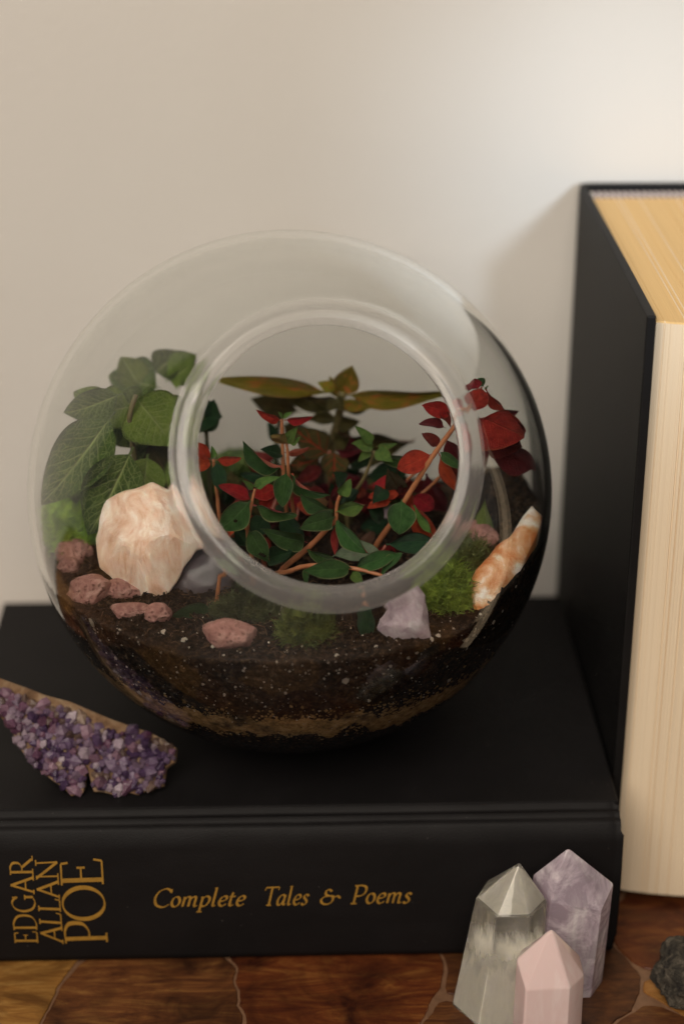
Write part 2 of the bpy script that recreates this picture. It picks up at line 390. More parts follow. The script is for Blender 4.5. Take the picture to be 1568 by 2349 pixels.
# --- hand-cut serif lettering
def st(*p, s=False, k=1.0): return (p, s, k)
SERIF_CAPS = {
 'E': (.66, [st((.12, 0), (.12, 1)), st((.0, 1), (.55, 1)), st((.12, .52), (.44, .52)), st((.0, 0), (.60, 0)), st((.55, 1), (.57, .83), k=.5), st((.44, .62), (.44, .42), k=.5), st((.60, 0), (.64, .2), k=.5)]),
 'D': (.88, [st((.13, 0), (.13, 1)), st((0, 1), (.16, 1)), st((0, 0), (.16, 0)), st((.13, 1), (.4, 1), (.72, .83), (.80, .5), (.70, .17), (.4, 0), (.13, 0), s=True)]),
 'G': (.93, [st((.80, .80), (.66, .96), (.45, 1.01), (.18, .86), (.06, .5), (.18, .13), (.46, -.01), (.68, .03), (.80, .10), s=True), st((.80, .43), (.80, .06)), st((.66, .43), (.92, .43)), st((.79, 1.0), (.81, .76), k=.5)]),
 'A': (.86, [st((.05, 0), (.42, 1.02)), st((.40, 1.02), (.78, 0)), st((.18, .36), (.64, .36)), st((-.06, 0), (.17, 0)), st((.63, 0), (.92, 0))]),
 'R': (.78, [st((.13, 0), (.13, 1)), st((0, 1), (.16, 1)), st((0, 0), (.28, 0)), st((.13, 1), (.38, 1), (.56, .88), (.55, .63), (.38, .5), (.13, .48), s=True), st((.34, .5), (.74, .03)), st((.66, 0), (.9, 0))]),
 'L': (.62, [st((.13, 0), (.13, 1)), st((0, 1), (.28, 1)), st((0, 0), (.56, 0)), st((.56, 0), (.61, .22), k=.5)]),
 'N': (.90, [st((.12, 0), (.12, 1), k=.6), st((.06, 1), (.76, 0)), st((.76, 0), (.76, 1), k=.6), st((-.02, 1), (.16, 1)), st((0, 0), (.25, 0)), st((.63, 1), (.9, 1))]),
 'P': (.64, [st((.13, 0), (.13, 1)), st((0, 1), (.16, 1)), st((0, 0), (.28, 0)), st((.13, 1), (.38, 1.0), (.57, .88), (.56, .58), (.36, .43), (.13, .42), s=True)]),
 'O': (.96, [st(*[(.47+.43*math.cos(a), .5+.51*math.sin(a)) for a in [math.pi/2+2*math.pi*i/24 for i in range(25)]], s=True)]),
 'C': (.80, [st((.76, .82), (.64, .96), (.45, 1.01), (.18, .86), (.06, .5), (.18, .13), (.46, -.01), (.64, .03), (.78, .14), s=True), st((.75, .99), (.77, .78), k=.5)]),
 'T': (.66, [st((.33, 0), (.33, 1)), st((.0, .98), (.70, 1)), st((.2, 0), (.46, 0)), st((.0, .98), (-.03, .82), k=.5), st((.70, 1), (.69, .83), k=.5)]),
 'o': (.46, [st(*[(.21+.18*math.cos(a), .28+.28*math.sin(a)) for a in [math.pi/2+2*math.pi*i/18 for i in range(19)]], s=True)]),
 'm': (.78, [st((.0, .5), (.07, .55), k=.6), st((.07, .55), (.06, 0)), st((.06, .34), (.16, .52), (.27, .56), (.33, .47), (.33, .3), (.33, 0), s=True), st((.33, .34), (.43, .52), (.54, .56), (.60, .47), (.59, .25), (.60, .06), (.65, 0), (.73, .06), s=True)]),
 'p': (.50, [st((-.02, .5), (.07, .55), k=.6), st((.07, .55), (.06, -.32)), st((.06, .38), (.16, .52), (.28, .56), (.40, .46), (.41, .26), (.31, .05), (.17, -.01), (.06, .07), s=True), st((-.05, -.32), (.18, -.32))]),
 'l': (.24, [st((-.03, 1.0), (.06, 1.05), k=.6), st((.06, 1.05), (.06, .5), (.06, .1), (.11, 0), (.20, .05), s=True)]),
 'e': (.42, [st((.05, .27), (.22, .29), (.34, .37), (.34, .50), (.24, .56), (.11, .48), (.04, .28), (.07, .09), (.18, -.01), (.29, .03), (.37, .12), s=True)]),
 't': (.30, [st((.11, .76), (.08, .5), (.07, .12), (.12, 0), (.25, .06), s=True), st((-.01, .53), (.26, .54))]),
 'a': (.52, [st((.39, .46), (.29, .56), (.15, .50), (.05, .28), (.07, .06), (.16, -.01), (.28, .08), (.38, .34), (.41, .55), s=True), st((.41, .55), (.38, .3), (.37, .08), (.42, 0), (.50, .06), s=True)]),
 's': (.36, [st((.29, .46), (.22, .55), (.12, .54), (.07, .43), (.12, .34), (.22, .23), (.25, .11), (.17, 0), (.07, -.01), (.0, .08), s=True)]),
 '&': (.98, [st((.52, .70), (.40, .80), (.26, .74), (.25, .56), (.40, .46), (.56, .46), s=True), st((.42, .46), (.18, .40), (.06, .22), (.16, .03), (.38, -.01), (.56, .10), (.62, .30), (.56, .46), s=True), st((.56, .46), (.68, .40), (.82, .44), (.92, .36), (.93, .30), s=True)]),
}
_zoff = [0]
def text_strokes(txt, slant, track, thick, thin, nib):
    """-> list of quads in text space and the text width"""
    quads = []; x0 = 0
    for ch in txt:
        if ch == ' ': x0 += .36; continue
        wd, strokes = SERIF_CAPS[ch]
        for pts, sm, kk in strokes:
            pp = [Vector((a, b, 0)) for a, b in pts]
            pp = smooth_path(pp, 5) if sm else [pp[0].lerp(pp[-1], i/6) for i in range(7)]
            L = []
            for i, p in enumerate(pp):
                d = (pp[min(i+1, len(pp)-1)]-pp[max(i-1, 0)]).normalized()
                an = math.atan2(d.y, d.x); wdt = (thin+(thick-thin)*abs(math.sin(an-nib))**1.4)*kk
                nn = Vector((-d.y, d.x, 0)); L.append((p+nn*wdt/2, p-nn*wdt/2))
            q = [[(v.x+x0+slant*v.y, v.y) for v in pr] for pr in L]; quads.append(q)
        x0 += wd+track
    return quads, x0-track
def lettering(name, txt, place, slant, track, thick, thin, nib, par):
    quads, wd = text_strokes(txt, slant, track, thick, thin, nib); V = []; F = []
    for q in quads:
        _zoff[0] = (_zoff[0]+1) % 12; b = len(V)
        for a, c in q: V.append(place(a[0]/wd, a[1], _zoff[0])); V.append(place(c[0]/wd, c[1], _zoff[0]))
        for i in range(len(q)-1): F.append((b+2*i, b+2*i+1, b+2*i+3, b+2*i+2))
    return obj(name, mesh(name, V, F), M_GOLD, spine)
def on_spine(u, v, zo):             # a picture point on the rounded back of the spine
    p = at_y(u, v, -D0-.0095)
    for _ in range(4): p = at_y(u, v, spine_y(p.z)-.00025-zo*.000008)
    return p
def quad_place(bl, br, tl, tr, cap=1.0):
    # world corners are found once on the real spine, then the text is laid along it
    c = [on_spine(*x, 0) for x in (bl, br, tl, tr)]
    def f(s, t, zo):
        t = t/cap; p = (c[0]*(1-s)+c[1]*s)*(1-t)+(c[2]*(1-s)+c[3]*s)*t
        return Vector((p.x, spine_y(p.z)-.00022-zo*.000008, p.z))
    return f
# corners: start/end of the baseline, start/end of the cap line
lettering('title_lettering', 'EDGAR', quad_place((87, 2163), (74, 1969), (36, 2163), (23, 1970)), 0, .07, .125, .04, math.radians(20), spine)
lettering('title_lettering', 'ALLAN', quad_place((145, 2163), (131, 1970), (96, 2158), (82, 1973)), 0, .05, .125, .04, math.radians(20), spine)
lettering('title_lettering', 'POE', quad_place((246, 2161), (233, 1969), (152, 2164), (139, 1972)), 0, .015, .115, .034, math.radians(12), spine)
lettering('subtitle_lettering', 'Complete', quad_place((348, 2081), (560, 2077), (348, 2040), (560, 2037)), .22, .06, .125, .05, math.radians(35), spine)
lettering('subtitle_lettering', 'Tales', quad_place((602, 2076.5), (706, 2074.5), (602, 2035.5), (706, 2033.5)), .22, .06, .125, .05, math.radians(35), spine)
lettering('subtitle_lettering', '&', quad_place((732, 2074), (779, 2073), (732, 2033), (779, 2032)), .12, .06, .12, .05, math.radians(35), spine)
lettering('subtitle_lettering', 'Poems', quad_place((804, 2073), (941, 2070.5), (804, 2032), (941, 2030)), .22, .06, .125, .05, math.radians(35), spine)

# ------------------------------------------------------------------ standing book
W2, H2, TH2 = .155, .2233, .078
sb = thing('standing_book', (.036, -.08, 0), 'thick dark hardback book standing upright with cream page edges facing out', 'book')
def sobj(name, m, mat):
    o = obj(name, m, mat, sb); o.location = -sb.location; return o
sobj('cover', box_mesh('cover', (0, -W2, .0002), (.0031, -.0060, H2), .0006), M_BLACK2)
sobj('cover', box_mesh('cover', (TH2-.0031, -W2, .0002), (TH2, -.0060, H2), .0006), M_BLACK2)
# hinge and spine against the wall
V = []; F = []
pr = [(0.0004, -.0075), (.0003, -.0050), (.0014, -.0020), (.004, -.0004)]+[(.004+(TH2-.008)*i/12, -.0003-.0003*math.sin(math.pi*i/12)) for i in range(1, 12)]+[(TH2-.004, -.0004), (TH2-.0014, -.002), (TH2-.0003, -.005), (TH2-.0004, -.0075)]
pr += [(a, b-.0014) for a, b in [(TH2-.004, -.0026)]+[(.004+(TH2-.008)*i/12, -.0016) for i in range(11, 0, -1)]+[(.004, -.0026)]]
n = len(pr)
for z in (.0003, .002, H2-.002, H2): V += [(x, y, z) for x, y in pr]
for k in range(3):
    for j in range(n): F.append((k*n+j, k*n+(j+1) % n, (k+1)*n+(j+1) % n, (k+1)*n+j))
F.append(tuple(range(n-1, -1, -1))); F.append(tuple(3*n+j for j in range(n)))
sobj('spine', mesh('spine', V, F), M_BLACK2)
# page block: every strip of leaves a little proud or shy of its neighbour
rp = random.Random(3); V = []; F = []; xs = [.0034+(TH2-.0068)*i/260 for i in range(261)]
zt = H2-.0036; zb = .0034
for i, x in enumerate(xs):
    k = (x-.0034)/(TH2-.0068); bulge = math.sin(math.pi*min(1, max(0, k)))
    jit = rp.uniform(-1, 1)*.00011+(.0004 if rp.random() < .05 else 0)+.0001*noise.noise(Vector((x*600, 2.2, 0)))
    yf = -W2+.0058-.0062*bulge**.8+jit
    V += [(x, yf, zb), (x, yf+.0003*noise.noise(Vector((x*900, 0, 5))), zt*.5), (x, yf, zt-.0004), (x, yf+.0006, zt+jit*.6), (x, -.0060, zt+jit*.6), (x, -.0060, zb)]
for i in range(260):
    for j in range(6):
        j2 = (j+1) % 6; F.append((i*6+j, (i+1)*6+j, (i+1)*6+j2, i*6+j2))
F.append((0, 1, 2, 3, 4, 5)); F.append(tuple(260*6+j for j in (5, 4, 3, 2, 1, 0)))
m = mesh('page_block', V, F); m.materials.append(M_PAGE_F); m.materials.append(M_PAGE_T)
for p in m.polygons:
    if p.normal.z > .7: p.material_index = 1
sobj('page_block', m, None)
hb = sobj('headband', mesh('headband', *tube([(.0034, -.0080, zt+.0002), (TH2-.0034, -.0080, zt+.0002)], .0011, 8)), m_plain('headband_core', (.10, .08, .09), .7))
V, F = tube(smooth_path([(-.0010, -.0006, -.0013), (-.0004, .0010, .0004), (0.0003, .0002, .0013), (.0010, -.0010, .0002), (.0013, -.0008, -.0010)], 3), .00052, 6)
stm = mesh('stitch', V, F, True); sa = m_plain('cream_thread', (.62, .56, .50), .7); sbm = m_plain('mauve_thread', (.13, .085, .11), .7)
stm2 = stm.copy(); stm.materials.append(sa); stm2.materials.append(sbm)
x = .0046; k = 0
while x < TH2-.004:
    o = obj('stitch', stm if k % 2 == 0 else stm2, None, hb, (x, -.0080, zt+.0004)); x += .00122; k += 1

# ------------------------------------------------------------------ glass bowl
AX = Vector((.1595, -.8248, .5425)).normalized(); HL = math.sqrt(RO*RO-.0483**2)
E1 = AX.cross(Vector((0, 0, 1))).normalized(); E2 = AX.cross(E1).normalized()
ao = math.acos(HL/RO); ai = math.acos(HL/RLIP)
NT, NA = 110, 192
rings = []
zflat = T+.0003-C.z
def sph(r, th): 
    return [(E1*(r*math.sin(th)*math.cos(2*math.pi*k/NA))+E2*(r*math.sin(th)*math.sin(2*math.pi*k/NA))+AX*(r*math.cos(th))) for k in range(NA)]
def circ(rad, h): return [(E1*(rad*math.cos(2*math.pi*k/NA))+E2*(rad*math.sin(2*math.pi*k/NA))+AX*h) for k in range(NA)]
ro_l, ri_l = RO*math.sin(ao), RLIP*math.sin(ai)
# inner wall from the far pole to the lip, the ground lip with softened edges, outer wall back to the pole
for i in range(NT):
    th_ = math.pi-.004-(math.pi-.004-ai-.010)*(i/(NT-1)); rings.append(sph(RIN-(RIN-RLIP)*math.exp(-((th_-ai)/.05)**2), th_))
rings += [circ(ri_l+.0003, HL-.0007), circ(ri_l+.0002, HL-.0003), circ(ri_l+.0006, HL+.00005), circ(ri_l+.0014, HL+.00025)]
for k in range(1, 5): rings.append(circ(ri_l+.0014+(ro_l-ri_l-.0026)*k/5, HL+.00025+.0008*math.sin(math.pi*k/5)))
rings += [circ(ro_l-.0012, HL+.0002), circ(ro_l-.0004, HL-.0001), circ(ro_l+.0003, HL-.0006)]
for i in range(NT): rings.append(sph(RO, ao+.016+(math.pi-.004-ao-.016)*i/(NT-1)))
V = []
for ri_, rg in enumerate(rings):
    for v in rg:
        if v.z < zflat: v = Vector((v.x, v.y, zflat))
        V.append(v)
F = []
for i in range(len(rings)-1):
    for k in range(NA): k2 = (k+1) % NA; F.append((i*NA+k, (i+1)*NA+k, (i+1)*NA+k2, i*NA+k2))
F.append(tuple(range(NA))); F.append(tuple((len(rings)-1)*NA+k for k in range(NA-1, -1, -1)))
bm = bmesh.new(); mm = mesh('tmp', V, F); bm.from_mesh(mm); bmesh.ops.recalc_face_normals(bm, faces=bm.faces[:])
gm = bm_mesh('glass_bowl', bm, True); gm.materials.append(M_GLASS); gm.materials.append(m_lip())
for p_ in gm.polygons:
    if p_.center.dot(AX) > HL-.00075: p_.material_index = 1
bowl = obj('glass_bowl', gm, None, None, C)
tag(bowl, 'round clear glass bowl terrarium with a wide slanted opening, standing on the lying book', 'terrarium')

# ------------------------------------------------------------------ soil
def sstep(a, b, x):
    t = max(0, min(1, (x-a)/(b-a))); return t*t*(3-2*t)
def zs(x, y):                        # height of the soil above the bowl's middle (x, y from the middle)
    z = -.0165+.012*sstep(.050, .084, x)-.010*sstep(.02, .075, y)-.0015*sstep(-.04, -.085, y)+.007*sstep(-.03, -.07, x)*sstep(-.01, .05, y)
    z += .0022*noise.noise(Vector((x*45, y*45, 0)))+.0012*noise.noise(Vector((x*140, y*140, 3)))+.0006*noise.noise(Vector((x*420, y*420, 7)))
    return z
RSO = RIN-.0003; RSG = RIN+.0005
soil = thing('potting_soil', (C.x, C.y, T+.006), 'dark brown potting soil flecked with white grains filling the glass bowl', 'soil')
sl_off = C-soil.location
NA2, NR = 360, 84
V = []; F = []
# top surface: polar grid out to where it meets the glass, then down along the glass
edge = []
for k in range(NA2):
    a = 2*math.pi*k/NA2; r = .08
    for _ in range(12):
        z = zs(r*math.cos(a), r*math.sin(a)); r = math.sqrt(max(1e-6, RSO**2-z*z))
    edge.append(r)
for i in range(NR+1):
    for k in range(NA2):
        a = 2*math.pi*k/NA2; r = edge[k]*max(.002, i/NR); x, y = r*math.cos(a), r*math.sin(a); V.append((x, y, zs(x, y)))
ND = 110
for i in range(1, ND+1):
    for k in range(NA2):
        a = 2*math.pi*k/NA2; zt0 = zs(edge[k]*math.cos(a), edge[k]*math.sin(a)); th0 = math.asin(max(-1, min(1, zt0/RSO)))
        th = th0+(-math.pi/2+.003-th0)*i/ND
        d = Vector((math.cos(th)*math.cos(a), math.cos(th)*math.sin(a), math.sin(th)))
        r = RSG-.0024*max(0, noise.noise(d*60)-.10)-.0022*max(0, noise.noise(d*170)-.12)
        V.append(tuple(d*r))
R_ = NR+1+ND
for i in range(R_-1):
    for k in range(NA2): k2 = (k+1) % NA2; F.append((i*NA2+k, (i+1)*NA2+k, (i+1)*NA2+k2, i*NA2+k2))
F.append(tuple(range(NA2))); F.append(tuple((R_-1)*NA2+k for k in range(NA2-1, -1, -1)))
M_SOIL = m_soil()
so_ = obj('soil_mass', mesh('soil_mass', V, F, True), M_SOIL, soil, sl_off)
# tan sand layer under the soil, its upper edge ragged
V = []; F = []; nb = 12
for k in range(NA2):
    a = 2*math.pi*k/NA2
    zt0 = -.0440+.0055*noise.noise(Vector((math.cos(a)*5, math.sin(a)*5, 2)))+.0035*noise.noise(Vector((math.cos(a)*17, math.sin(a)*17, 5)))+.0015*noise.noise(Vector((math.cos(a)*50, math.sin(a)*50, 5)))
    th0 = math.asin(zt0/RSO)
    for i in range(nb+1):
        th1 = math.asin(max(-.99, (zt0-.0105+.004*noise.noise(Vector((math.cos(a)*9, math.sin(a)*9, 12))))/RSO)); th = th0+(th1-th0)*i/nb; d = Vector((math.cos(th)*math.cos(a), math.cos(th)*math.sin(a), math.sin(th)))
        r = RSG+.0003-(.0022 if i in (0, nb) else 0)-.0009*max(0, noise.noise(d*120)-.15)
        V.append(tuple(d*r))
for k in range(NA2):
    k2 = (k+1) % NA2
    for i in range(nb): F.append((k*(nb+1)+i, k*(nb+1)+i+1, k2*(nb+1)+i+1, k2*(nb+1)+i))
M_SAND = m_sand(); sd = obj('sand_layer', mesh('sand_layer', V, F, True), M_SAND, soil, sl_off)
# crumbs and fibres lying on the soil and pressed against the glass
rc = random.Random(11); V = []; F = []
def crumb(V, F, c, r, rng):
    b = len(V); q = Quaternion((rng.uniform(-1, 1), rng.uniform(-1, 1), rng.uniform(-1, 1), rng.uniform(-1, 1))).normalized()
    for d in ((1, 0, 0), (-1, 0, 0), (0, 1, 0), (0, -1, 0), (0, 0, 1), (0, 0, -1)):
        V.append(c + (q @ Vector(d))*(r*rng.uniform(.5, 1.2)))
    for f in ((0, 2, 4), (2, 1, 4), (1, 3, 4), (3, 0, 4), (2, 0, 5), (1, 2, 5), (3, 1, 5), (0, 3, 5)): F.append(tuple(b+j for j in f))
for i in range(9000):
    a = rc.uniform(0, 2*math.pi); k = math.sqrt(rc.random()); e = edge[int(a/(2*math.pi)*NA2) % NA2]
    x, y = e*.985*k*math.cos(a), e*.985*k*math.sin(a); r = rc.choice((.0005, .0006, .0008, .0011, .0016))*rc.uniform(.6, 1)
    p = Vector((x, y, zs(x, y)+r*.3))
    if p.length+r > RSO: p *= (RSO-r)/p.length
    crumb(V, F, p, r, rc)
for i in range(6500):
    a = rc.uniform(math.pi*.95, math.pi*2.05); th = rc.uniform(-.75, -.15); d = Vector((math.cos(th)*math.cos(a), math.cos(th)*math.sin(a), math.sin(th)))
    if d.z*RSO > zs(d.x*RSO, d.y*RSO): continue
    r = rc.uniform(.0003, .0009); crumb(V, F, d*(RSG-r*.7), r, rc)
tag(obj('crumbs', mesh('crumbs', V, F), m_soil(), soil, sl_off), kind='stuff')
V = []; F = []
for i in range(4200):
    a = rc.uniform(math.pi*.9, math.pi*2.1); z_ = rc.gauss(-.0485, .0042)+.004*noise.noise(Vector((math.cos(a)*7, math.sin(a)*7, 2))); th = math.asin(max(-.95, z_/RSO)); d = Vector((math.cos(th)*math.cos(a), math.cos(th)*math.sin(a), math.sin(th)))
    r = rc.choice((.0003, .0004, .0006, .0009)); crumb(V, F, d*(RSG+.0004-r*.3), r, rc)
tag(obj('sand_grains', mesh('sand_grains', V, F), M_SAND, sd), kind='stuff')
V = []; F = []
for i in range(700):
    a = rc.uniform(0, 2*math.pi); k = math.sqrt(rc.random())*.96; e = edge[int(a/(2*math.pi)*NA2) % NA2]; x, y = e*k*math.cos(a), e*k*math.sin(a)
    b = rc.uniform(0, 6.28); L = rc.uniform(.001, .005); p0 = Vector((x, y, zs(x, y)+.0004)); p1 = p0+Vector((math.cos(b)*L, math.sin(b)*L, rc.uniform(-.0003, .0015))); pm = (p0+p1)/2+Vector((0, 0, rc.uniform(.0002, .001)))
    if max(p0.length, p1.length, pm.length) > RSO-.0002: continue
    v, f = tube([p0, pm, p1], .00013, 4); o_ = len(V); V += v; F += [tuple(o_+j for j in q) for q in f]
tag(obj('fibres', mesh('fibres', V, F), m_plain('soil_fibre', (.12, .065, .03), .9), soil, sl_off), kind='stuff')
# perlite: the larger white grains one by one, the dust as one part
M_PERL = m_rock('perlite', [(.3, (.50, .42, .33)), (.7, (.82, .74, .63))], 900, 4, .85, .8, .001, sss=.2, rad=(.001, .001, .001))
def lump_mesh(name, seed, sub=2, amp=.35, fr=1.6):
    bm = bmesh.new(); bmesh.ops.create_icosphere(bm, subdivisions=sub, radius=1)
    for v in bm.verts:
        d = v.co.normalized(); v.co = d*(1+amp*noise.noise(d*fr+Vector((seed*3.1, 0, 0)))+amp*.5*noise.noise(d*fr*2.7+Vector((0, seed, 0))))
    return bm_mesh(name, bm)
pm_ = [lump_mesh('perlite_grain', s, 1, .6, 2) for s in range(5)]
for m in pm_: m.materials.append(M_PERL)
def soil_front(u, v):               # where a picture point meets the soil: against the near glass or on its surface
    d = ray(u, v).normalized(); o = CAM-C; b = o.dot(d); cc = o.dot(o)-RSO**2; D = b*b-cc
    if D < 0: return None
    t = -b-math.sqrt(D); p = o+d*t
    if p.z < zs(p.x, p.y): return p*(RSG+.0002)/p.length
    for _ in range(400):
        t += .0004; p = o+d*t
        if p.length > RSO: return None
        if p.z < zs(p.x, p.y): return p
    return None
spots = [(222, 1422, 17), (228, 1437, 9), (378, 1447, 11), (425, 1465, 14), (492, 1480, 11), (330, 1578, 13), (322, 1560, 8), (790, 1552, 13), (518, 1583, 8), (655, 1580, 7), (1000, 1455, 9), (930, 1500, 8), (890, 1520, 6), (1020, 1550, 9), (842, 1597, 7),
         (985, 1462, 8), (1035, 1440, 7), (1075, 1450, 9), (1060, 1480, 7), (1120, 1420, 9), (1140, 1395, 7), (1170, 1340, 7), (275, 1500, 8), (300, 1520, 6), (350, 1530, 6), (410, 1545, 5), (470, 1560, 6), (560, 1530, 5), (610, 1610, 6), (680, 1640, 5), (545, 1635, 6), (730, 1620, 5), (770, 1500, 7), (700, 1535, 5), (600, 1500, 5), (455, 1520, 5), (1095, 1405, 6), (240, 1460, 6), (325, 1465, 5), (400, 1490, 6), (280, 1440, 6), (515, 1500, 5), (860, 1480, 6), (905, 1470, 9), (950, 1490, 6), (1105, 1480, 5)]
for i, (u, v, s) in enumerate(spots):
    p = soil_front(u, v)
    if p is None: continue
    o = obj('perlite_grain', pm_[i % 5], None, soil, sl_off+p); s_ = s/7200*.72
    o.scale = (s_*rc.uniform(.8, 1.2), s_*rc.uniform(.6, 1), s_*rc.uniform(.6, 1.1)); o.rotation_euler = (rc.uniform(0, 6), rc.uniform(0, 6), rc.uniform(0, 6))
V = []; F = []
for i in range(950):
    p = soil_front(rc.uniform(140, 1200), rc.uniform(1400, 1690))
    if p is None or p.z < -.058: continue
    crumb(V, F, p, rc.choice((.00014, .0002, .0003, .0005))*rc.uniform(.8, 1.2), rc)
tag(obj('perlite_dust', mesh('perlite_dust', V, F), M_PERL, soil, sl_off), kind='stuff')

# ------------------------------------------------------------------ stones inside the bowl
def rock(name, dims, seed, mat, loc, rot=(0, 0, 0), sub=4, amp=.16, fr=1.3, cuts=9, cutd=.78, fine=.03, label=None, cat='stone', group=None, smooth=False):
    rng = random.Random(seed); bm = bmesh.new(); bmesh.ops.create_icosphere(bm, subdivisions=sub, radius=1)
    pl = []
    for _ in range(cuts):
        n_ = Vector((rng.gauss(0, 1), rng.gauss(0, 1), rng.gauss(0, 1))).normalized(); pl.append((n_, cutd*rng.uniform(.85, 1.15)))
    for v in bm.verts:
        d = v.co.normalized(); p = d*(1+amp*noise.noise(d*fr+Vector((seed*1.7, 0, 0))))
        for n_, h in pl:
            e = p.dot(n_)-h
            if e > 0: p = p-n_*e*.94
        p += d*fine*(noise.noise(d*6+Vector((0, seed, 0)))+.5*noise.noise(d*15+Vector((0, 0, seed))))
        v.co = Vector((p.x*dims[0]/2, p.y*dims[1]/2, p.z*dims[2]/2))
    m = bm_mesh(name, bm, smooth)
    if not smooth:
        m.polygons.foreach_set('use_smooth', [True]*len(m.polygons))
        try: m.set_sharp_from_angle(angle=math.radians(24))
        except Exception: pass
    o = obj(name, m, mat, None, loc); o.rotation_euler = [math.radians(a) for a in rot]
    if label: tag(o, label, cat, group)
    return o
M_ROSE = m_rock('peach_quartz', [(.30, (.60, .32, .19)), (.42, (.73, .50, .37)), (.53, (.80, .63, .51)), (.66, (.91, .84, .77))], 95, 9, .28, .7, .0010, dst=1.2, stretch=(1.3, 1.3, .5), sss=.35, rad=(.008, .004, .0025), spots=(60, .64, (.66, .30, .13)))
M_LAVA = m_lava('pink_lava', [(.3, (.17, .068, .055)), (.5, (.28, .135, .115)), (.7, (.44, .27, .23))], 160, 6, .85, .9, .0025, nscale=900, spots=(420, .63, (.07, .028, .022)))
M_ORNG = m_rock('orange_calcite', [(.32, (.42, .10, .02)), (.44, (.58, .21, .06)), (.52, (.72, .44, .26)), (.60, (.90, .83, .76))], 70, 8, .4, .55, .0015, sss=.3, rad=(.008, .003, .001))
M_AMCH = m_rock('pale_amethyst', [(.3, (.30, .22, .27)), (.5, (.48, .38, .42)), (.72, (.74, .68, .70))], 120, 7, .22, .5, .0015, sss=.25, trans=.25, rad=(.005, .004, .005))
M_GREY = m_rock('grey_purple_reflection', [(.3, (.028, .022, .026)), (.55, (.055, .044, .05)), (.75, (.10, .08, .085))], 60, 5, .35, .25, .001, sss=.15, rad=(.004, .003, .004))  # tone of a reflection in the glass, put on a solid body
def soil_rest(uv, h, sink=.25):     # centre of a stone of height h that rests on the soil under picture point uv
    z = -.017
    for _ in range(12):
        p = at_z(uv[0], uv[1], C.z+z+h*(.5-sink)); z = zs(p.x-C.x, p.y-C.y)
    return at_z(uv[0], uv[1], C.z+z+h*(.5-sink))
PX = 1/7150.
def hull_chunk(name, outline, depth_c, thick, mat, seed, label, lean=None, fine=.0004, nfront=9, sharp=16):
    """a broken, sharp-faced stone: flat facets between its corners, slightly uneven"""
    cu = sum(p[0] for p in outline)/len(outline); cv = sum(p[1] for p in outline)/len(outline)
    base = P((cu, cv), depth_c); n = -(base-CAM).normalized(); rng = random.Random(seed)
    if lean:
        ut = min(outline, key=lambda q: q[1]); ub = max(outline, key=lambda q: q[1]); a_, b_ = P(ub, lean[1]), P(ut, lean[0])
        n = RI.cross((b_-a_)-RI*(b_-a_).dot(RI)).normalized()
        if n.dot(CAM-base) < 0: n = -n
        d = ray(cu, cv); base = CAM+d*((a_-CAM).dot(n)/d.dot(n))
    pts = []
    for u, v in outline:
        d = ray(u, v); pts.append(CAM+d*((base-CAM).dot(n)/d.dot(n))-base)
    allp = []
    for q in pts: allp += [q*.985+n*thick*rng.uniform(.02, .16), q*.97-n*thick*rng.uniform(.05, .25)]
    for k in range(nfront):
        q = pts[rng.randrange(len(pts))].lerp(pts[rng.randrange(len(pts))], rng.uniform(.2, .8))*rng.uniform(.35, .85); h = 1-min(1, q.length/max(p.length for p in pts))
        allp += [q+n*thick*(.22+.34*h), q*rng.uniform(.6, .95)-n*thick*(.25+.25*h)]
    bm = bmesh.new()
    for q in allp: bm.verts.new(q)
    r = bmesh.ops.convex_hull(bm, input=bm.verts[:]); bmesh.ops.delete(bm, geom=[g for g in r['geom_interior'] if isinstance(g, bmesh.types.BMVert)], context='VERTS')
    bmesh.ops.delete(bm, geom=[v for v in bm.verts if not v.link_faces], context='VERTS')
    bmesh.ops.dissolve_limit(bm, angle_limit=math.radians(9), verts=bm.verts[:], edges=bm.edges[:]); bmesh.ops.triangulate(bm, faces=bm.faces[:])
    bmesh.ops.bevel(bm, geom=bm.edges[:], offset=thick*.018, segments=1, affect='EDGES')
    bmesh.ops.triangulate(bm, faces=bm.faces[:])
    for _ in range(3):
        long = [e for e in bm.edges if e.calc_length() > thick*.11]
        if long: bmesh.ops.subdivide_edges(bm, edges=long, cuts=1, use_grid_fill=False); bmesh.ops.triangulate(bm, faces=bm.faces[:])
    for v in bm.verts:
        v.co += v.co.normalized()*fine*(noise.noise(v.co*180+Vector((seed, 0, 0)))+.5*noise.noise(v.co*600))
        q = v.co+base-C
        if q.length > RIN-.0006: v.co = q*((RIN-.0006)/q.length)+C-base
    bmesh.ops.recalc_face_normals(bm, faces=bm.faces[:])
    m = bm_mesh(name, bm, True); m.set_sharp_from_angle(angle=math.radians(sharp))
    o = obj(name, m, mat, None, base); tag(o, label, 'stone'); return o
